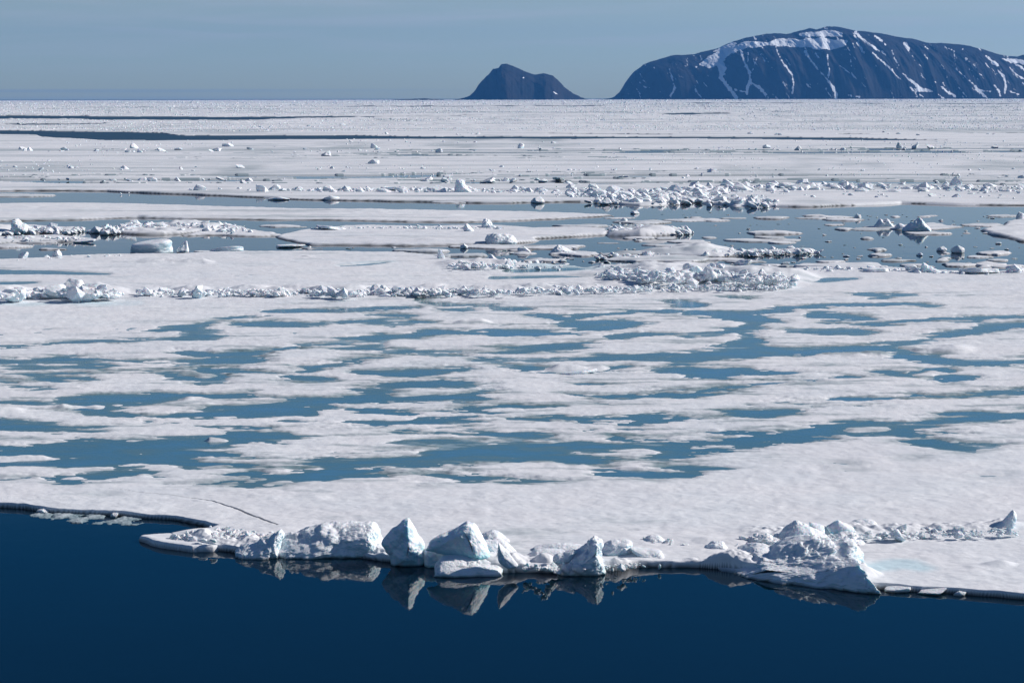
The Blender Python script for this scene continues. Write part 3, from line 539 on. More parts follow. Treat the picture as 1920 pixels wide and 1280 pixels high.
# ------------------------------------------------------------------ chunk prototypes
def ico(sub):
    bm = bmesh.new(); bmesh.ops.create_icosphere(bm, subdivisions=sub, radius=1)
    V = np.array([v.co[:] for v in bm.verts]); Fc = np.array([[v.index for v in f.verts] for f in bm.faces]); bm.free(); return V, Fc
def chunk_mesh(name, seed, kind, mat, sub=4):
    r = random.Random(seed); D, Fc = ico(sub)
    pl = []
    if kind == 'slab':
        for n, d in (((0, 0, 1), .35), ((0, 0, -1), .35)): pl.append((n, d))
        for k in range(6):
            a = k / 6 * 2 * math.pi + r.uniform(-.35, .35); pl.append(((math.cos(a), math.sin(a), r.uniform(-.12, .2)), r.uniform(.65, .95)))
    elif kind == 'peak':
        for k in range(6):
            a = k / 6 * 2 * math.pi + r.uniform(-.4, .4); t = r.uniform(.5, .85); pl.append(((math.cos(a), math.sin(a), t), r.uniform(.55, .8)))
        pl.append(((r.uniform(-.3, .3), r.uniform(-.3, .3), 1), .95))
    else:
        for k in range(11):
            a = r.uniform(0, 2 * math.pi); z = r.uniform(-.5, 1); q = math.sqrt(max(0, 1 - z * z)); pl.append(((math.cos(a) * q, math.sin(a) * q, z), r.uniform(.6, .9)))
    rad = np.full(len(D), 1.1)
    for n, d in pl:
        n = np.array(n, float); n /= np.linalg.norm(n); c = D @ n
        rad = np.where(c > .01, np.minimum(rad, d / np.maximum(c, .01)), rad)
    V = D * rad[:, None]
    V[:, 0] += V[:, 2] * r.uniform(-.45, .45); V[:, 1] += V[:, 2] * r.uniform(-.3, .3)
    V = V + D * (n3(V, 1.1, 4, seed) * .09)[:, None] + D * (n3(V, .3, 3, seed + 5) * .025)[:, None]
    ob = mesh_obj(name, V, Fc, mat, smooth=True)
    me = ob.data
    bpy.data.objects.remove(ob)
    me.set_sharp_from_angle(angle=R(32)) if hasattr(me, 'set_sharp_from_angle') else None
    return me
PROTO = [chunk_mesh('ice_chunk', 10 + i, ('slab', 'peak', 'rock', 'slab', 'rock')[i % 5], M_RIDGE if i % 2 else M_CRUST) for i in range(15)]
def table_mesh():
    D, Fc = ico(5); a = np.abs(D) ** 1.0
    hr = np.hypot(D[:, 0], D[:, 1]); k = 1 / np.maximum((hr ** 7 + np.abs(D[:, 2]) ** 7) ** (1 / 7), 1e-6)
    V = D * k[:, None]; V[:, 2] += n3(V, 1.5, 3, 5) * .08; V[:, :2] *= (1 + n3(V, .8, 3, 6) * .06)[:, None]
    ob = mesh_obj('ice_table', V, Fc, M_BLOCK); me = ob.data; bpy.data.objects.remove(ob); return me
PROTO.append(table_mesh())
rnd = random.Random(5)
def place(name, px, py, wpx, hpx, label, cat, group=None, z0=0., kindpick=None, tilt=.35, sink=.35, deep=None):
    """one chunk standing at the ground point under (px, py), about wpx x hpx photo pixels large"""
    x, y = gpt(px, py, z0); mpp = math.hypot(x, y) / F
    me = PROTO[rnd.randrange(len(PROTO) - 1) if kindpick is None else kindpick]
    o = bpy.data.objects.new(name, me); COL.objects.link(o)
    w_ = wpx * mpp / 2; h_ = hpx * mpp / (1.6 * (1 - sink * .4)) 
    o.scale = (w_, deep or w_ * rnd.uniform(.6, 1.1), h_)
    o.rotation_euler = (rnd.uniform(-tilt, tilt), rnd.uniform(-tilt, tilt), rnd.uniform(-.6, .6) + (math.pi if rnd.random() < .5 else 0))
    o.location = (x, y, z0 + h_ * (.8 - sink * 1.2))
    tag(o, label, cat, group)
    return o
def along(pl, t):
    k = t * (len(pl) - 1); i = min(int(k), len(pl) - 2); f = k - i
    return [a + (b - a) * f for a, b in zip(pl[i], pl[i + 1])]
def scatter_line(name, pl, n, label, cat, group, base=.15, spread=(2, 2), size=(5, 12), asp=(.4, .8), onfloe=False, tilt=.5):
    for i in range(n):
        tt = rnd.random(); tt = min(1, max(0, tt + .035 * math.sin(tt * 41 + len(label)) + .02 * math.sin(tt * 97)))
        p = along(pl, tt); px = p[0] + rnd.gauss(0, spread[0]); py = p[1] + rnd.gauss(0, spread[1])
        s = (size[0] * .75 + (size[1] * 1.35 - size[0]) * rnd.random() ** 3) * (p[2] if len(p) > 2 else 1)
        z0 = max(0, floe_z(px, py)) if onfloe else base
        place(name, px, py, s, s * rnd.uniform(*asp), label, cat, group, z0, tilt=tilt)
# the low ridge across the big floe
LR = 'small angular ice block in the long low ridge across the big ponded floe'
GR = 'blocks of the long low ridge'
scatter_line('ice_block', [(0,554,1.0),(60,553,1.1),(120,551,1.2),(160,549,1.5),(205,549,1.3)], 26, LR, 'ice block', GR, spread=(5, 2.5), size=(12, 30), asp=(.4, .75), onfloe=True, tilt=.7)
scatter_line('ice_block', [(262,549,.8),(340,550,1),(500,548,1),(640,549,1.1),(760,549,1.),(900,547,.8),(1050,544,.7),(1200,541,.6),(1480,540,.5)], 92, LR, 'ice block', GR, spread=(8, 2.2), size=(9, 28), asp=(.35, .65), onfloe=True, tilt=.6)
scatter_line('ice_block', [(1140,507,.8),(1200,508,1.1),(1290,514,1.2),(1380,518,1),(1480,524,.7)], 120, 'jagged ice block in the large rubble heap at the floe rim by open water', 'ice block', 'blocks of the large rubble heap', spread=(10, 6), size=(9, 21), asp=(.45, .9), onfloe=True, tilt=.9)
scatter_line('ice_block', [(860,496,.6),(920,494,1.1),(970,496,1),(1045,497,.6)], 42, 'ice block in the smaller rubble heap behind the low ridge', 'ice block', 'blocks of the smaller rubble heap', spread=(8, 3), size=(8, 20), asp=(.4, .7), onfloe=True, tilt=.8)
# rubble belt beyond the open water
scatter_line('ice_slab', [(1050,360,.8),(1130,363,1),(1220,368,1.1),(1290,360,1.2),(1400,352,1.2),(1540,350,1),(1620,354,1),(1780,352,.9),(1920,356,.8)], 105, 'broken slab in the rubble belt on the pack ice beyond the open water', 'ice slab', 'slabs of the far rubble belt', .3, (14, 3.5), (8, 26), (.3, .6), tilt=.5)
scatter_line('ice_slab', [(1110,374,.9),(1240,374,1.1),(1400,376,1.1),(1440,378,.6)], 46, 'broken slab in the rubble belt on the pack ice beyond the open water', 'ice slab', 'slabs of the far rubble belt', .3, (10, 3.5), (8, 24), (.3, .6), tilt=.6)
scatter_line('ice_slab', [(1490,368,.7),(1620,366,.8),(1760,368,.6),(1900,372,.5)], 22, 'broken slab in the rubble belt on the pack ice beyond the open water', 'ice slab', 'slabs of the far rubble belt', .3, (10, 2), (10, 26), (.3, .5))
HUM = 'small distant ice hummock breaking the flat white pack ice'; GH = 'distant hummocks on the pack ice'
for pl, n, sz in (([(50,283),(420,284)], 24, (6, 16)), ([(420,283),(900,285)], 16, (6, 14)), ([(950,280),(1920,279)], 30, (6, 16)), ([(70,338),(480,339)], 26, (6, 18)), ([(340,356),(560,357)], 12, (10, 26)), ([(640,357),(860,360)], 14, (12, 34)),
                  ([(870,360),(1010,358)], 9, (10, 22)), ([(760,339),(1130,342)], 22, (7, 20)), ([(560,262),(1100,268)], 10, (5, 9)), ([(0,315),(700,318)], 18, (6, 16)), ([(700,318),(1920,320)], 30, (6, 15)), ([(1150,334),(1920,330)], 14, (6, 15)),
                  ([(0,236),(640,238)], 18, (4, 9)), ([(640,252),(1900,252)], 26, (4, 10))):
    scatter_line('ice_hummock', pl, n, HUM, 'ice hummock', GH, .28, (10, 1.8), sz, (.3, .55))

# countless small rubble, one mass on the far pack and one on the nearer plain
def rubble(n, y0, y1, pw, smin, smax, label, seed, py_pow=1.0, clump=0.0):
    g = np.random.default_rng(seed)
    px = g.uniform(-140, 2060, n); py = y0 + (y1 - y0) * g.random(n) ** py_pow
    if clump:
        x_, y_ = G(px, py + 2 * (960 - px) / 960); k = fbm(x_, y_ * .35, clump, 4, seed, .6) + .25 * g.standard_normal(n) > .35; px, py = px[k], py[k]; n = len(px)
    k = stroke_field(px, py + 2 * (960 - px) / 960, LEADS, .04) < -1.2; px, py = px[k], py[k]; n = len(px)
    x, y = G(px, py + 2 * (960 - px) / 960)
    mpp = np.hypot(x, y) / F
    w_ = g.uniform(.5, 1, n) ** 2 * pw * mpp; w_ = np.clip(w_, smin, smax); h_ = w_ * g.uniform(.15, .5, n)
    m = 6; ang = np.linspace(0, 2 * np.pi, m, endpoint=False)[None] + g.uniform(0, 6, n)[:, None]
    rr = g.uniform(.6, 1.2, (n, m)) * w_[:, None] / 2
    base = np.stack([x[:, None] + rr * np.cos(ang), y[:, None] + rr * np.sin(ang), np.full((n, m), .12)], -1)
    ap = np.stack([x[:, None] + rr * .45 * np.cos(ang + .3) + (g.uniform(-.2, .2, n) * w_)[:, None], y[:, None] + rr * .45 * np.sin(ang + .3), .28 + h_[:, None] * g.uniform(.55, 1, (n, m))], -1)
    tip = np.stack([x, y, .28 + h_], -1)[:, None]
    V = np.concatenate([base, ap, tip], 1).reshape(-1, 3); o0 = (np.arange(n) * (2 * m + 1))[:, None]
    T = []
    for k in range(m):
        a, b = k, (k + 1) % m
        T += [np.concatenate([o0 + a, o0 + b, o0 + m + b], 1), np.concatenate([o0 + a, o0 + m + b, o0 + m + a], 1), np.concatenate([o0 + m + a, o0 + m + b, o0 + 2 * m], 1)]
    tag(mesh_obj('ice_rubble', V, np.concatenate(T), M_CRUST, smooth=False), label, 'ice rubble', kind='stuff')
def ridge_rubble(pl, n, size, spread, label, seed, z0=None):
    g = random.Random(seed); P0 = []; S0 = []
    for i in range(n):
        p = along(pl, g.random()); px = p[0] + g.gauss(0, spread[0]); py = p[1] + g.gauss(0, spread[1]); z = floe_z(px, py) if z0 is None else z0
        if z < (.14 if py > 900 else .02): continue
        x, y = gpt(px, py, z); P0.append((x, y, z)); S0.append((.24 + 1.05 * g.random() ** 3.2) * size * (p[2] if len(p) > 2 else 1))
    P0 = np.array(P0); S0 = np.array(S0); n = len(S0); gg = np.random.default_rng(seed)
    D, T = ico(1); k = len(D)
    V = D[None] * (S0[:, None] * gg.uniform(.6, 1.15, (n, k)))[:, :, None] * .5
    V[:, :, 2] *= gg.uniform(.45, 1.0, n)[:, None]; V[:, :, 0] *= gg.uniform(.8, 1.7, n)[:, None]
    V[:, :, 2] += V[:, :, 0] * gg.uniform(-.5, .5, n)[:, None]
    V += P0[:, None, :]; Fc = (T[None] + (np.arange(n) * k)[:, None, None]).reshape(-1, 3)
    tag(mesh_obj('ice_rubble', V.reshape(-1, 3), Fc, M_CRUST, smooth=False), label, 'ice rubble', kind='stuff')
ridge_rubble([(0,553,1.),(160,550,1.6),(215,550,.8)], 380, .8, (8, 2.6), 'fine rubble packed around the blocks of the low ridge, left cluster', 11)
ridge_rubble([(262,549,.7),(640,549,1.),(900,547,.9),(1200,541,.7),(1480,538,.5)], 1500, .75, (10, 2.4), 'fine rubble packed between the blocks of the long low ridge', 12)
ridge_rubble([(1140,508,.7),(1200,509,1),(1290,514,1.1),(1380,519,1),(1480,524,.6)], 1500, .8, (12, 6.5), 'fine rubble filling the large rubble heap by open water', 13)
ridge_rubble([(850,497,.6),(930,494,1.1),(1045,498,.6)], 500, .8, (9, 3), 'fine rubble filling the smaller rubble heap', 14)
ridge_rubble([(320,1004,.8),(380,997,1.1),(430,1004,1),(525,1010,1)], 700, .24, (7, 4.5), 'fine snow rubble heaped behind the pointed ice shelf', 15)
ridge_rubble([(1405,1012,.8),(1460,1012,1.2),(1640,1002,1.),(1760,1000,.9),(1905,996,.8)], 420, .2, (9, 4.5), 'fine snow rubble along the ridge behind the biggest mound', 16)
ridge_rubble([(985,1064,.8),(1080,1062,1),(1200,1058,.7)], 150, .2, (5, 2.), 'fine snow rubble along the waterline by the pinnacle', 17)
ridge_rubble([(195,433,.7),(240,428,1),(320,424,1),(400,426,.9),(448,430,.6)], 420, 1.3, (10, 2.6), 'jumbled snow covered rubble on the hummocky floe', 21, .3)
ridge_rubble([(1146,433,.8),(1200,431,1.1),(1240,433,1),(1288,434,1)], 330, 1.2, (7, 2.4), 'jumbled rubble covering the floe off the tip of the oval floe', 22, .22)
ridge_rubble([(1140,480,.7),(1250,473,1),(1340,473,1.),(1420,474,1),(1530,471,.9)], 380, .85, (10, 2.), 'rubble along the long narrow floe in the open water', 23, .22)
ridge_rubble([(-20,434,1),(60,431,1.1),(150,433,.6)], 160, 1.2, (10, 2.5), 'rubble on the floe at the left edge', 24, .3)
ridge_rubble([(10,449,1),(90,447,.8),(150,450,.6)], 120, 1., (10, 1.6), 'rubble on the low broken floe', 25, .25)
ridge_rubble([(600,428,.7),(700,427,.8),(830,428,1),(940,428,.9)], 150, .8, (10, .8), 'small rubble along the back rim of the broad oval floe', 26, .24)
ridge_rubble([(1040,362,.8),(1130,364,1),(1220,368,1.2),(1290,362,1.3),(1400,354,1.2),(1540,352,1),(1780,353,1),(1930,357,1)], 650, 1.7, (16, 4), 'small rubble between the slabs of the belt beyond the open water', 27, .3)
ridge_rubble([(1110,376,.9),(1240,376,1.2),(1400,378,1.2),(1440,380,.7)], 190, 1.5, (12, 3), 'small rubble at the near rim of the belt beyond the open water', 28, .3)
ridge_rubble([(560,357,.6),(640,357,1),(760,356,1),(860,358,.8),(1010,359,.8)], 260, 1.6, (14, 1.6), 'small rubble in the row above the first lead', 29, .28)
ridge_rubble([(1490,505,.6),(1600,503,.8),(1720,507,1),(1830,511,1),(1930,507,1)], 300, .8, (14, 1.8), 'small rubble along the far rim of the ponded floe', 30)
ridge_rubble([(-20,486,1),(60,484,1.),(110,481,1),(270,477,.6)], 130, .9, (12, 1.6), 'small rubble along the far left rim of the ponded floe', 31)
rubble(34000, 187.5, 247, 5, .8, 14, 'countless small ice rubble roughening the far pack below the horizon', 1, 1.0)
rubble(9000, 262, 372, 5.5, .25, 4, 'fine ice rubble strewn over the flat plain beyond the first lead', 2, .9, 40)
# named singles in the middle distance: (px, py base, w, h, proto, label, z0)
for px, py, w_, h_, kp, lb, z0, nm in (
 (285,474,76,21,15,'round flat topped table of ice standing in the water at the floe rim',0.,'ice_table'), (425,472,66,7,15,'low round disc of ice beside the flat topped ice table',0.,'ice_table'), (1085,702,80,12,0,'pale tilted ice plate lying in a blue melt pond',.1,'ice_boulder'),
 (700,278,13,9,1,'lone triangular ice peak on the far plain above the ice hummocks',.28,'ice_boulder'), (251,278,14,9,11,'small triangular ice peak just below the dark far lead on the left',.28,'ice_boulder'),
 (427,275,22,7,2,'low blocky ice lump just below the long dark far lead',.28,'ice_boulder'), (613,292,18,9,6,'small leaning ice lump on the plain left of centre',.28,'ice_boulder'), (701,307,22,9,2,'rounded ice lump with a smaller one at its left, mid plain',.28,'ice_boulder'), (1686,277,12,9,1,'small pointed ice peak on the far plain under the mountain snow gullies',.28,'ice_boulder'),
 (376,357,28,11,2,'round ice boulder at the left end of the row above the first lead',.28,'ice_boulder'), (740,357,46,9,0,'long low ice slab in the row above the first lead',.28,'ice_boulder'), (1007,381,28,13,2,'dark wet twin lump of ice floating at the edge of the first lead',0,'ice_boulder'),
 (878,433,18,13,11,'slender tilted ice spur beside the rounded boulder on the oval floe',.22,'ice_boulder'),
 (826,485,14,17,1,'small curled ice pillar standing at the far rim of the ponded floe',.2,'ice_boulder'), (982,474,24,12,2,'dark rough ice lump afloat beside the pitted lump',0,'ice_boulder'), (870,466,16,9,2,'small round ice lump afloat by the thin sliver',0,'ice_boulder'),
 (1690,430,24,11,2,'low ice lump between the twin hummock and the large mirrored one',0,'ice_boulder'),
 (1796,474,26,14,2,'rough ice lump afloat below the large mirrored hummock',0,'ice_boulder'), (1765,471,20,9,2,'bumpy low ice lump afloat beside another rough lump',0,'ice_boulder'), (1914,412,18,15,2,'rounded ice knob at the right edge of the open water',.2,'ice_boulder'), (1288,437,14,14,1,'tiny stacked ice knob at the end of the rubble covered floe',.15,'ice_boulder'),
 (1708,509,24,14,4,'rounded ice lump beside the smooth tilted plate',.15,'ice_boulder'), (1640,510,50,12,0,'long low ice block at the far rim beside the tilted plate',.15,'ice_boulder'), (1498,476,14,10,2,'round white ball of ice on the end of the narrow rubbly floe',.15,'ice_boulder'),
 (1395,499,32,14,4,'ragged ice lump afloat behind the large rubble heap',0,'ice_boulder'), (1608,410,14,9,2,'small ice lump standing alone near the top of the open water',0,'ice_boulder'), (1170,416,14,8,2,'dark ice ball afloat off the long flat floe',0,'ice_boulder'), (1190,401,18,6,2,'small ice lump afloat alone near the tip of the long flat floe',0,'ice_boulder'),
 (345,473,22,20,1,'upright jagged ice fin beside the round ice table',.0,'ice_boulder'), (107,481,18,13,2,'small dark ice boulder on the left rim of the ponded floe',.2,'ice_boulder'), (45,484,20,12,4,'small ice lump on the left rim of the ponded floe',.2,'ice_boulder'), (622,375,34,8,2,'dark wet chunk afloat in the first lead',0,'ice_boulder'), (522,375,42,6,2,'dark wet row of ice afloat in the first lead',0,'ice_boulder'),
 (620,430,60,9,0,'low flat ice block at the back left rim of the oval floe',.2,'ice_boulder'), (545,463,60,7,0,'dark low ice bar at the left tip of the oval floe',0,'ice_boulder'), (160,455,44,9,0,'square edged ice plate afloat at the left',0,'ice_boulder'),
 (1215,437,42,12,8,'sloping ice slab on the rubble covered floe',.2,'ice_boulder'), (1900,511,30,16,2,'ice lump on the far rim of the ponded floe at the right edge',.2,'ice_boulder'), (1835,513,80,16,0,'broad low ice block on the far rim of the ponded floe',.15,'ice_boulder')):
    place(nm, px, py, w_, h_, lb, nm.replace('_', ' '), None, z0, kp, tilt=.15, sink=.25)
# scattered floating bits in the open water
for i in range(270):
    px = rnd.uniform(1130, 1915) if i % 3 else rnd.uniform(560, 1400); py = rnd.uniform(398, 502) if i % 3 else rnd.uniform(463, 498)
    if px < 1150 and 424 < py < 460: continue
    s = rnd.uniform(3, 14) * (.6 + (py - 398) / 160)
    place('brash_ice', px, py, s, s * rnd.uniform(.1, .34), 'tiny brash ice fragment afloat in the open water', 'ice fragment', 'brash fragments in the open water', 0, tilt=.2, sink=.5)

# ------------------------------------------------------------------ traced foreground blocks
def resample(pts, n):
    P_ = np.array(pts, float); k = len(P_)
    t = np.linspace(0, k, n, endpoint=False); i = t.astype(int); f = (t - i)[:, None]
    p0, p1, p2, p3 = P_[(i - 1) % k], P_[i % k], P_[(i + 1) % k], P_[(i + 2) % k]
    q = .5 * (2 * p1 + (p2 - p0) * f + (2 * p0 - 5 * p1 + 4 * p2 - p3) * f ** 2 + (3 * p1 - p0 - 3 * p2 + p3) * f ** 3)
    lin = p1 + (p2 - p1) * f
    return .6 * q + .4 * lin
def loft(name, outline, crease, base, Tf, Tb, label, cat, mat, rough=.06, prof=.7, seed=0, group=None, bottom=None, n=170, K=44, back_y=0.0, base2=None, foot=.5, flat=.35, soft=16):
    """closed solid: outline in the upright plane through the ground point under BASE, bulging TF towards the viewer along CREASE and TB behind"""
    bx, by = base; gx, gy = gpt(bx, by, 0. if bottom is not None else .2); Y0 = gy + Tf * (foot if bottom is not None else .35 + .5 * foot) + back_y; slope = 0.
    if base2:
        hx, hy = gpt(*base2); slope = (hy - gy) / (hx - gx)       # the foot line may run obliquely
    def tow(p, off=0.):
        a = (p[:, 0] - 960) / F; b = (640 - p[:, 1]) / F
        d = fw[None] + rt[None] * a[:, None] + up[None] * b[:, None]
        t = (Y0 - off - slope * gx) / (d[:, 1] - slope * d[:, 0]); return np.stack([d[:, 0] * t, d[:, 2] * t + H], -1)
    O = tow(resample(outline, n)); C = tow(np.array(crease, float))
    zlo, zhi = O[:, 1].min(), O[:, 1].max(); d0 = foot * Tf * sstep(zlo + .55 * (zhi - zlo), zlo + .05 * (zhi - zlo), O[:, 1])
    O = tow(resample(outline, n), d0)
    if bottom is not None: O[:, 1] = np.where(O[:, 1] < bottom + .16, np.minimum(O[:, 1], bottom) - .12, O[:, 1])
    cs = []
    for i in range(len(C) - 1): cs += [C[i] + (C[i + 1] - C[i]) * t for t in np.linspace(0, 1, 24, endpoint=False)]
    cs = np.array(cs + [C[-1]])
    j = np.argmin(((O[:, None] - cs[None]) ** 2).sum(-1), 1); RI = cs[j]
    for _ in range(soft): RI = (np.roll(RI, 1, 0) + RI * 2 + np.roll(RI, -1, 0)) / 4
    V = []; ts = np.linspace(0, 1, K)
    for side, T in ((-1, Tf), (1, Tb)):
        for k, t in enumerate(ts):
            if side == 1 and k == 0: continue
            q = O * (1 - t) + RI * t
            d = 0
            if side == -1:
                hh_ = sstep(zlo + .25 * (zhi - zlo), zlo + .7 * (zhi - zlo), O[:, 1]) * flat; pr_ = prof + (1 - prof) * hh_
                d = T * (1 - (1 - t) ** (1 / pr_)) ** pr_
            else: d = T * math.sqrt(1 - (1 - t) ** 2)
            if side == -1: d = np.maximum(d, 0) * np.ones(n); d = d0 * (1 - t) + d * (1 - .0 * d0)
            else: d = d - d0 * (1 - t)
            V.append(np.stack([q[:, 0], Y0 + slope * (q[:, 0] - gx) + side * d, q[:, 1]], -1))
    V = np.concatenate(V)
    Fc = []
    i = np.arange(n); ii = (i + 1) % n
    rowsF = list(range(K)); rowsB = [0] + list(range(K, 2 * K - 1))
    for rws, fl in ((rowsF, False), (rowsB, True)):
        for a, b in zip(rws[:-1], rws[1:]):
            q = np.stack([a * n + i, a * n + ii, b * n + ii, b * n + i], -1)
            Fc.append(q[:, ::-1] if fl else q)
    Fc = np.concatenate(Fc)
    ctr = V.mean(0); D = V - ctr; D /= np.linalg.norm(D, axis=1)[:, None] + 1e-9
    big = max(np.ptp(O[:, 0]), np.ptp(O[:, 1]))
    disp = n3(V, .55 * big, 4, seed, .5) * .06 * big * min(1, rough / .06) + n3(V, .3, 4, seed + 7, .62) * rough
    V = V + D * disp[:, None]
    # signed volume: keep the faces looking outwards
    a, b, c = V[Fc[:, 0]] - ctr, V[Fc[:, 1]] - ctr, V[Fc[:, 2]] - ctr
    if (np.cross(a, b) * c).sum() < 0: Fc = Fc[:, ::-1]
    base_pt = np.array([gx, Y0, 0.])
    o = mesh_obj(name, V - base_pt, Fc, mat)
    o.location = base_pt
    return tag(o, label, cat, group)
B = loft
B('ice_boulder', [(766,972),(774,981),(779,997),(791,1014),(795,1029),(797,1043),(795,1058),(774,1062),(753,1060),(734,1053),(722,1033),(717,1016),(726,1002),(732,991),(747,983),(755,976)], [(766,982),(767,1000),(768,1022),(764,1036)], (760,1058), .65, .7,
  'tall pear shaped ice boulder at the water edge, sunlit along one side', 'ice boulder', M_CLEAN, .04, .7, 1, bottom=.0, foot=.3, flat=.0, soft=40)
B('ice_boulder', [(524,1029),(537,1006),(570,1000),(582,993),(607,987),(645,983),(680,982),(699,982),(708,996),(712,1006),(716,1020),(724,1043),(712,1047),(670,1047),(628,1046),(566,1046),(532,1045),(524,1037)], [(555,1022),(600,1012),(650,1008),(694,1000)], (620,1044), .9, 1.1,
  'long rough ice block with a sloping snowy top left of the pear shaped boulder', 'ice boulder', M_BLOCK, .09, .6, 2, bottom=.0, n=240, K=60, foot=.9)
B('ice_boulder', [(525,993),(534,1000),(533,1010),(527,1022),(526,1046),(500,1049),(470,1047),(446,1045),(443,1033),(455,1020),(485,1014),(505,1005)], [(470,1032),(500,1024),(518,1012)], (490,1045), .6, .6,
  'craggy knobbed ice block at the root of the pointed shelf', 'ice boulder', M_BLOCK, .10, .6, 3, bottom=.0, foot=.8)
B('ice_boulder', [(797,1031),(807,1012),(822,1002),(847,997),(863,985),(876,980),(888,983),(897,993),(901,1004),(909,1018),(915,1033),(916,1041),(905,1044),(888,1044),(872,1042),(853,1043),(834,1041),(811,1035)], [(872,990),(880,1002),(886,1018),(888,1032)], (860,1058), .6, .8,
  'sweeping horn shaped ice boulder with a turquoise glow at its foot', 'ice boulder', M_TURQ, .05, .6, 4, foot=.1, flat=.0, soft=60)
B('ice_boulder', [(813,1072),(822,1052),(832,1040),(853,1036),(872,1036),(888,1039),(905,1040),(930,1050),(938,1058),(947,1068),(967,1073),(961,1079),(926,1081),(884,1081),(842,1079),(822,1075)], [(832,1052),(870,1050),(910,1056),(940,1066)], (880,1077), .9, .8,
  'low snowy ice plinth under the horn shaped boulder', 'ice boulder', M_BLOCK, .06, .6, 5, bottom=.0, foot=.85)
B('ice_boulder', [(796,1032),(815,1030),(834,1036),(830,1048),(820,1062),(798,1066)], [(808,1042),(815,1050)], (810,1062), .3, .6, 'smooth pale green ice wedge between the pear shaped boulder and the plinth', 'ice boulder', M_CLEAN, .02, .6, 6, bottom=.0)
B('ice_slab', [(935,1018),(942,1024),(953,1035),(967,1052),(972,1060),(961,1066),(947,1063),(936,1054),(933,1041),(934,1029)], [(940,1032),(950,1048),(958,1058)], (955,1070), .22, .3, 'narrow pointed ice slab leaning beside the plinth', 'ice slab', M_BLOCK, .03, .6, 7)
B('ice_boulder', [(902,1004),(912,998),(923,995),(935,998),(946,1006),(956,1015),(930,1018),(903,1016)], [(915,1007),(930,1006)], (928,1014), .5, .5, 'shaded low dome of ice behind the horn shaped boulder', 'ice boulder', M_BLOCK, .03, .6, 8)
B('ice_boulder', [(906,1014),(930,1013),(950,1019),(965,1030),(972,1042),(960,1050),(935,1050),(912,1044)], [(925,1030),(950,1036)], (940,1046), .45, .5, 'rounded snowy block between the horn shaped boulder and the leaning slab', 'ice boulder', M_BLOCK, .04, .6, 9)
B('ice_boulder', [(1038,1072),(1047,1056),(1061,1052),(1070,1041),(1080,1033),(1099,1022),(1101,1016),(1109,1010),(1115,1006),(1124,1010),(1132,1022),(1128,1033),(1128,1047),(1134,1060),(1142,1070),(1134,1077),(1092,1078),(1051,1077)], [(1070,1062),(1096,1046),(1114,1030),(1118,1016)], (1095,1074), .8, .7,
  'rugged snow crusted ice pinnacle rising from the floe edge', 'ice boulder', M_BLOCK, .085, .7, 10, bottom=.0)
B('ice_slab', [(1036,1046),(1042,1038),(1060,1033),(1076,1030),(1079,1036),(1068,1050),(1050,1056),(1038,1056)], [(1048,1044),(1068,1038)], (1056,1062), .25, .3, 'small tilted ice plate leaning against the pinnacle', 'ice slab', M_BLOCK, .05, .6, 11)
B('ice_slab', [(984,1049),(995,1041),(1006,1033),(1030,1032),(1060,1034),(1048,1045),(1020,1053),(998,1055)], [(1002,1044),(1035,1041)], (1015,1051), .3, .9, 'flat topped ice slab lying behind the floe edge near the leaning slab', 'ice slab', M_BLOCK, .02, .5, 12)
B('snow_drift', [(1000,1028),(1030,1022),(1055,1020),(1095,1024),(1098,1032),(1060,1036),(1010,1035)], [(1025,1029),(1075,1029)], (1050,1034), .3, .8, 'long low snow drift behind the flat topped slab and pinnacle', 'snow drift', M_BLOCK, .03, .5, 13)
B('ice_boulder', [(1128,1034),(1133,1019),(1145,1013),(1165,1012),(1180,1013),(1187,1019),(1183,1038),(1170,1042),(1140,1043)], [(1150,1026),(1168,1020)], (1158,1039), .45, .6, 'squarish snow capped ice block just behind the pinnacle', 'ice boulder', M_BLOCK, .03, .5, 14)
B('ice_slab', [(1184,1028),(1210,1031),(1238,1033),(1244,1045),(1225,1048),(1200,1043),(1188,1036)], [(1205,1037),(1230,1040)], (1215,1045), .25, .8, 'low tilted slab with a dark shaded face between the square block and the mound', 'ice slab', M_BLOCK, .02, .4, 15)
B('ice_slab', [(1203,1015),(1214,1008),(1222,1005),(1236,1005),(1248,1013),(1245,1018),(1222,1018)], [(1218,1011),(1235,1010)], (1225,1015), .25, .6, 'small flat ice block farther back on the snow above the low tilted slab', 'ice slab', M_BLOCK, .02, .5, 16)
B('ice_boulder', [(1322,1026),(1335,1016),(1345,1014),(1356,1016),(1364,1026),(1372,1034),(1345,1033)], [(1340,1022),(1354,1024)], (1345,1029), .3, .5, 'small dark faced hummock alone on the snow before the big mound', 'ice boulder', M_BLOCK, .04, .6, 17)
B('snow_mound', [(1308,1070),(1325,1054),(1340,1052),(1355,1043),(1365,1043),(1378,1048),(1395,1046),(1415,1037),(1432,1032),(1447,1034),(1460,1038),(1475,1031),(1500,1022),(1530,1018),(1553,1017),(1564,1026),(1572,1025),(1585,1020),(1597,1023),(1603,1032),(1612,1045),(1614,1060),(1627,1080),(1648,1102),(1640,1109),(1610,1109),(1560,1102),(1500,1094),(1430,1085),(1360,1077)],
  [(1345,1056),(1380,1056),(1435,1042),(1470,1048),(1510,1050),(1550,1042),(1594,1036)], (1325, 1068), 1.9, 1.6, 'biggest mound of snow crusted ice at the water edge, with shaded face', 'snow mound', M_BLOCK, .15, .55, 18, bottom=.0, n=300, K=80, base2=(1640, 1104), foot=.9, flat=1.)
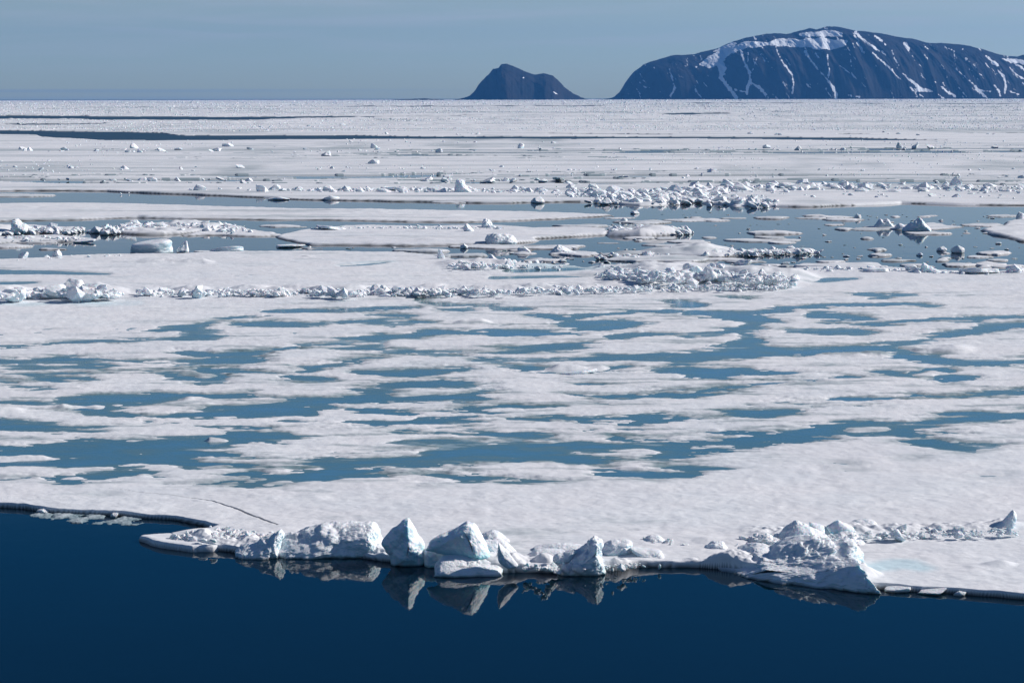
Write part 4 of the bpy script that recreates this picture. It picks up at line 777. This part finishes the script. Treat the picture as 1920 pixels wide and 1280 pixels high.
B('ice_boulder', [(1455,1012),(1468,994),(1482,982),(1494,976),(1508,981),(1524,990),(1545,1000),(1556,1014),(1500,1020)], [(1480,1000),(1505,995)], (1500,1016), .5, .7, 'wedge shaped snowy block at the back of the pile above the big mound', 'ice boulder', M_BLOCK, .05, .6, 19)
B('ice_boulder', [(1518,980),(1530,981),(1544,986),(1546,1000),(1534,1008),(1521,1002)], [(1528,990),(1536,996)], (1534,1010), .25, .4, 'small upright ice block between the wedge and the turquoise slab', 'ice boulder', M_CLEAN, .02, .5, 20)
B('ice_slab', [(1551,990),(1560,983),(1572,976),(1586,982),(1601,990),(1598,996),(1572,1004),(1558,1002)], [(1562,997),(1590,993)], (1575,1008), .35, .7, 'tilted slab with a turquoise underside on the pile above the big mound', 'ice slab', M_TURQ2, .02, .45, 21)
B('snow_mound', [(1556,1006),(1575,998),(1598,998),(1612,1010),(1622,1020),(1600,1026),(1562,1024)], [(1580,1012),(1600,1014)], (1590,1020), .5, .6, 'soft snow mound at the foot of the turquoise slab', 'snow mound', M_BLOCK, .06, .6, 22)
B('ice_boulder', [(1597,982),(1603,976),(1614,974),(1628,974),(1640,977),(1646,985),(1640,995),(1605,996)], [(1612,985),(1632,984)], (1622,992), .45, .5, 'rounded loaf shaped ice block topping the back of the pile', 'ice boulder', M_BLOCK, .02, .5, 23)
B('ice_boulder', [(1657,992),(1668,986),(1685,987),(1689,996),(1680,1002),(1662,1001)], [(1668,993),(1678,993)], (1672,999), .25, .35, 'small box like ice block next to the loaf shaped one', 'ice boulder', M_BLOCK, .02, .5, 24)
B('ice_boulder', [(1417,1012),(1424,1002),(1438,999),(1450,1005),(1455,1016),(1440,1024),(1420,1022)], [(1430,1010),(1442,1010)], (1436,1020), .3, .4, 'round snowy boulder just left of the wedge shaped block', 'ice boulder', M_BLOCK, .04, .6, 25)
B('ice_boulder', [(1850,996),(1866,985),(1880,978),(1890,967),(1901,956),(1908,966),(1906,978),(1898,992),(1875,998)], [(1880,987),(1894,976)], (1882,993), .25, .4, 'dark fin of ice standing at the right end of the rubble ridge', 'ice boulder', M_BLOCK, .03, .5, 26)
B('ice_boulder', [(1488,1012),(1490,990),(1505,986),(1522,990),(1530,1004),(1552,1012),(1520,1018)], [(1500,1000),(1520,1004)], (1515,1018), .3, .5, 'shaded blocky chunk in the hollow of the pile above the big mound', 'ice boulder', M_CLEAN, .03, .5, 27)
# traced singles in the middle distance
for o_, c_, b_, tf, tb, lb, sd_, fl_, mt in (
 ([(20,436),(22,425),(25,413),(33,411),(40,418),(50,421),(56,427),(54,435),(45,439),(30,440)], [(30,422),(42,428)], (38,437), 1.0, 1.0, 'big pale ice boulder on the rubbly floe at the left edge', 41, None, M_CLEAN),
 ([(160,433),(187,427),(202,420),(206,430),(198,438),(167,437)], [(185,431),(198,428)], (190,436), .8, 1., 'dark shadowed ice ramp at the left end of the hummocky floe', 42, 0., M_CLEAN),
 ([(904,428),(903,420),(906,412),(911,410),(918,414),(923,421),(923,428)], [(911,416),(917,422)], (913,427), .9, .9, 'rounded upright ice boulder at the back of the broad oval floe', 43, None, M_BLOCK),
 ([(911,441),(914,439),(930,437),(945,439),(958,442),(965,448),(968,455),(955,460),(940,461),(925,460),(913,458),(909,450)], [(925,449),(950,451)], (940,459), 1.2, 1.4, 'rough pitted ice lump at the near rim of the broad oval floe', 44, 0., M_BLOCK),
 ([(1691,434),(1698,424),(1708,417),(1716,414),(1725,409),(1730,411),(1736,419),(1743,426),(1747,434),(1730,437),(1710,437)], [(1726,415),(1730,424)], (1720,434), 1.3, 1.4, 'large pointed ice hummock mirrored in the open water', 45, 0., M_CLEAN),
 ([(1638,426),(1644,417),(1650,410),(1655,413),(1663,410),(1670,418),(1677,427),(1660,429),(1645,429)], [(1652,418),(1665,418)], (1658,427), 1., 1., 'twin rounded ice hummock beside the large mirrored one', 46, 0., M_BLOCK),
 ([(853,363),(855,342),(860,337),(870,338),(874,345),(878,352),(884,362)], [(864,344),(872,354)], (866,361), 1.1, 1.1, 'upright pale ice block, tallest on the pack ice beyond the first lead', 47, None, M_CLEAN),
 ([(1029,475),(1040,463),(1047,459),(1055,462),(1066,468),(1086,476),(1050,478)], [(1044,466),(1060,471)], (1052,476), 1., 1., 'low pointed hummock afloat ahead of the smaller rubble heap', 48, 0., M_BLOCK),
 ([(1726,514),(1729,492),(1735,493),(1748,500),(1768,513)], [(1734,502),(1748,508)], (1742,511), .35, .5, 'smooth tilted ice plate leaning at the far rim of the ponded floe', 49, None, M_CLEAN)):
    B('ice_boulder', o_, c_, b_, tf, tb, lb, 'ice boulder', mt, .09, .65, sd_, bottom=fl_, n=90, K=26)
for k, (bx, by, w_, h_, lb) in enumerate([(1685,1107,52,15,'floating ice chunk touching the foot of the biggest mound'), (1748,1112,54,12,'flat ice chunk afloat second in the row beyond the biggest mound'), (1800,1115,26,9,'small ice lump afloat at the far end of the row beyond the mound'),
        (215,969,14,10,'small ice lump standing in the slush near the left edge'), (80,960,26,7,'low ice lump at the corner where the slush begins')]):
    place('ice_block', bx, by, w_, h_, lb, 'ice block', None, .0, (0, 3, 2, 4, 2)[k], tilt=.12, sink=.3)
# rubble strung along the snow and the waterline in front
def near_rubble(pl, n, size, label, group, spread, asp=(.45, .8)):
    for i in range(n):
        p = along(pl, rnd.random()); px = p[0] + rnd.gauss(0, spread[0]); py = p[1] + rnd.gauss(0, spread[1]); s = rnd.uniform(*size) * (.6 + .7 * rnd.random() ** 2)
        if floe_z(px, py) < .14: continue
        place('snow_lump', px, py, s, s * rnd.uniform(*asp), label, 'snow lump', group, max(0., floe_z(px, py) - .03), tilt=.4, sink=.4)
near_rubble([(1400,1012),(1460,1012),(1640,1002),(1760,1000),(1900,996)], 90, (8, 26), 'small snow lump in the rubble ridge running behind the biggest mound', 'lumps of the rubble ridge behind the mound', (9, 4), (.3, .55))
near_rubble([(985,1066),(1040,1067),(1080,1068)], 26, (8, 20), 'crusty snow lump on the waterline between the leaning slab and the pinnacle', 'lumps between leaning slab and pinnacle', (5, 2.5))
near_rubble([(1140,1066),(1180,1064),(1230,1064)], 12, (6, 15), 'small snow lump on the waterline past the pinnacle', 'lumps past the pinnacle', (5, 1.5))
near_rubble([(320,1003),(380,996),(430,1004),(520,1010)], 90, (7, 17), 'crumbly snow lump in the rubble behind the pointed shelf', 'lumps behind the pointed shelf', (6, 4), (.6, 1.0))
near_rubble([(1200,1012),(1300,1018)], 10, (6, 14), 'tiny snow lump on the smooth snow behind the low tilted slab', 'lumps on the smooth snow', (8, 3))

# ------------------------------------------------------------------ mountains
def mountain(name, sil, Yr, depth, snow_polys, snow_strokes, label, seed, gul=1.0, step=1.0):
    sx = np.array([p[0] for p in sil], float); sy_ = np.array([p[1] for p in sil], float)
    u = np.arange(sx[0], sx[-1], step)
    top = np.interp(u, sx, sy_); kz = np.hanning(9); kz /= kz.sum(); top = np.convolve(np.pad(top, 4, 'edge'), kz, 'valid') + fbm(u, u * 0, 16, 5, seed, .6) * .9 * gul
    nv = 220; v = np.linspace(-.6, 1, nv)
    base_y = 184.5 + 2 * (960 - u) / 960 + H / Yr * F
    hm = np.clip((base_y - top), .3, None) / F * Yr            # metres above the ice
    U, Vv = np.meshgrid(u, v); HM = np.broadcast_to(hm, U.shape)
    X = (U - 960) / F * Yr
    fr = np.clip(Vv, 0, 1); bk = np.clip(-Vv, 0, 1) / .6
    rel = (HM / hm.max())
    dd = depth * (.25 + .75 * rel)
    Y = Yr - dd * fr + dd * bk * .9
    sh = np.where(Vv >= 0, 1 - .22 * fr - .78 * fr ** 2.8, 1 - bk ** 1.6)
    Z = HM * sh
    # gullies running down the face, leaning to the right as they fall
    gx = X - fr * HM * .55
    n = 1 - np.abs(fbm(gx, fr * 300, 420, 5, seed + 3, .55))
    amp = np.sin(np.clip(fr, 0, 1) * math.pi) ** .7 * HM * .22 * gul
    Y = Y - n * amp; Z = Z + fbm(X, fr * 500, 160, 5, seed + 9, .6) * amp * .12
    Z[-1] = -5; Z[0] = -5; Z = np.maximum(Z, -5)
    qx, qy = P(X, Y, Z)
    snow = np.zeros(X.shape)
    for pl in snow_polys: snow = np.maximum(snow, sstep(-1.5, 1.5, poly_sd(qx, qy, pl) + 1.2 + fbm(qx * .4, qy, 6, 5, seed + 20, .7) * 2.4))
    sf = stroke_field(qx, qy, snow_strokes, 1.0) - .95 + fbm(qx, qy, 5, 5, seed + 30, .72) * 2.1
    snow = np.maximum(snow, sstep(-1.3, .9, sf)) * (Vv > -.1)
    snow = np.maximum(snow, (.7 if gul < 1.2 else .3) * sstep(.62, .85, fbm(qx * 1.3 - qy * .9, qy * .45, 8, 5, seed + 40, .68)))
    snow = np.maximum(snow, (Vv < -.02) * .45)
    Vt, Fc, A = sub_grid(X, Y, Z, np.ones((X.shape[0] - 1, X.shape[1] - 1), bool), {'snow': snow})
    return tag(mesh_obj(name, Vt, Fc, M_ROCK, attrs=A), label, None, None, 'structure')
BIG = [(1122,187),(1150,183),(1162,172),(1172,155),(1185,138),(1205,122),(1235,112),(1260,105),(1300,103),(1320,98),(1345,92),(1370,80),(1395,73),(1430,66),(1450,64.5),(1470,66),(1490,62),(1512,55.5),(1525,58),(1545,52),(1565,52.5),(1590,58),(1600,60),(1640,64),(1680,72),(1700,74),(1730,82),(1760,82.5),(1800,86),(1830,93),(1860,102),(1880,107),(1900,107),(1912,104),(1935,104),(1990,115),(2080,135),(2180,170),(2220,186)]
SP = [[(1313,121),(1330,128),(1345,122),(1360,110),(1370,99),(1400,89),(1440,85),(1470,86),(1500,88),(1530,91),(1555,93),(1585,86),(1588,76),(1560,75),(1540,71),(1500,75),(1470,73),(1440,79),(1400,80),(1380,86),(1365,84),(1345,97),(1330,106)],
      [(1500,64),(1530,60),(1560,58),(1580,62),(1578,68),(1540,68),(1505,68)], [(1338,97),(1350,91),(1372,80),(1380,82),(1362,93)]]
SS = [[(1345,112,9),(1355,128,8),(1352,145,5),(1362,160,3.5),(1375,175,3.5),(1380,184,4)], [(1390,95,3.5),(1395,115,2.5),(1405,135,3),(1407,150,2.6),(1402,165,3.5),(1400,178,2.6)], [(1403,100,1.6),(1402,115,1.6),(1398,125,1.2)], [(1420,105,.8),(1412,130,1.2),(1407,140,1.2)], [(1408,155,1.8),(1425,165,3.5),(1435,178,3.5)],
 [(1455,88,2),(1458,100,1.4),(1470,120,1.8),(1485,140,2.2),(1488,160,1.8),(1486,175,2.6)], [(1255,130,1.2),(1258,140,1.8),(1263,155,1.8),(1265,165,2.6),(1258,180,3)], [(1200,155,1),(1208,163,1.6),(1218,165,1.2)], [(1303,162,1),(1305,172,2)], [(1378,168,1.8),(1395,172,1.6)],
 [(1510,98,4),(1522,115,1.8),(1532,128,1.8),(1545,142,1.4),(1555,155,2.6),(1562,165,4.5),(1568,178,3.6),(1568,184,3)], [(1528,100,1.8),(1535,108,2)], [(1552,102,1.8),(1552,115,1.3),(1555,130,1.3),(1553,145,1.8)], [(1575,123,1.3),(1590,135,1.3),(1605,147,1.1),(1620,160,.8)], [(1595,110,.8),(1597,130,.8)],
 [(1604,62,3.5),(1615,72,2.8),(1625,80,2.8),(1640,90,2.8),(1650,97,1.8)], [(1640,67,1.8),(1650,75,2),(1660,83,1.8)], [(1608,82,3.6),(1615,92,3.6),(1620,99,1.8)], [(1637,100,2),(1650,112,2.6),(1662,122,2.6),(1672,132,2.6),(1680,142,1.8),(1690,150,1.6)], [(1653,95,1.8),(1661,104,1.3)],
 [(1693,138,1.8),(1705,150,2.6),(1717,158,3.6),(1725,168,4.5),(1740,170,2.6),(1750,172,1.2)], [(1725,170,3),(1710,167,1.8)], [(1708,165,1.8),(1720,175,1.8),(1732,182,1.8)], [(1672,95,1.4),(1678,110,1.8),(1685,122,1.2)], [(1697,84,4.5),(1703,90,3.6),(1705,100,1.2)], [(1765,162,1.8),(1775,172,2.6),(1790,180,2.8)], [(1760,178,1.8),(1768,183,1.8)],
 [(1735,88,1.8),(1740,92,1.8)], [(1734,104,1.8),(1738,109,1.8)], [(1743,125,1.3)], [(1780,92,1.8),(1784,94,1.8)], [(1805,92,1.3)], [(1788,90,.8),(1790,110,1.4),(1793,130,1.6),(1810,145,1.2),(1825,158,1.8),(1835,170,3.6),(1845,180,2.6)], [(1835,170,2.6),(1860,172,1.6)], [(1822,165,1.6),(1835,172,1.8)], [(1810,110,1.8),(1818,117,1.2)], [(1835,138,1.3),(1845,145,1.3)],
 [(1848,105,1.8),(1860,115,3.6),(1870,122,3.6)], [(1872,133,1.8),(1882,145,3.6),(1886,160,2.6),(1884,175,2.6)], [(1865,160,1.8),(1873,170,2.6),(1876,180,1.8)], [(1880,110,1.8),(1900,118,2.6),(1920,130,2.6),(2000,170,3)], [(1890,112,3),(1910,115,4.5),(1920,118,4)], [(1892,126,1.3),(1905,140,1.8),(1920,148,1.8)], [(1890,170,1.6),(1910,177,1.6)], [(1585,178,1.6),(1612,182,1.8)]]
mountain('mountain', BIG, 22500, 1700, SP, SS, 'long snow streaked mountain on the horizon', 11)
mountain('mountain', [(850,187),(880,182),(892,172),(899,160),(905,152),(914,143),(920,138),(926,131),(937,128),(941,122),(950,121),(958,124),(975,130),(990,137),(1005,140),(1020,138),(1035,142),(1045,150),(1058,163),(1075,175),(1090,184),(1102,187.4)], 21500, 900, [], [[(981,146,1.6)], [(1037,172,1),(1045,177,1.2)], [(1062,183,.8)]], 'small dark rocky island peak on the horizon', 23, 1.7)
mountain('hill', [(740,187.6),(765,186.4),(785,185.2),(800,184.8),(812,185.8),(835,187.4)], 21000, 500, [], [], 'very low dark islet on the horizon', 31, .3)

# ------------------------------------------------------------------ haze
def haze():
    me = bpy.data.meshes.new('haze'); x0, x1, y0, y1, z0, z1 = -9000, 12000, -400, 29500, -12, 1000
    v = [(x, y, z) for z in (z0, z1) for y in (y0, y1) for x in (x0, x1)]
    me.from_pydata(v, [], [(0, 2, 3, 1), (4, 5, 7, 6), (0, 1, 5, 4), (2, 6, 7, 3), (0, 4, 6, 2), (1, 3, 7, 5)])
    o = bpy.data.objects.new('haze', me); COL.objects.link(o); tag(o, kind='stuff')
    m = bpy.data.materials.new('haze'); m.use_nodes = True; N = m.node_tree.nodes; N.clear()
    ou = N.new('ShaderNodeOutputMaterial'); pv = N.new('ShaderNodeVolumePrincipled')
    pv.inputs['Color'].default_value = (.10, .40, 1, 1); pv.inputs['Density'].default_value = 2.0e-5; pv.inputs['Anisotropy'].default_value = .2
    m.node_tree.links.new(pv.outputs[0], ou.inputs['Volume']); me.materials.append(m)
haze()
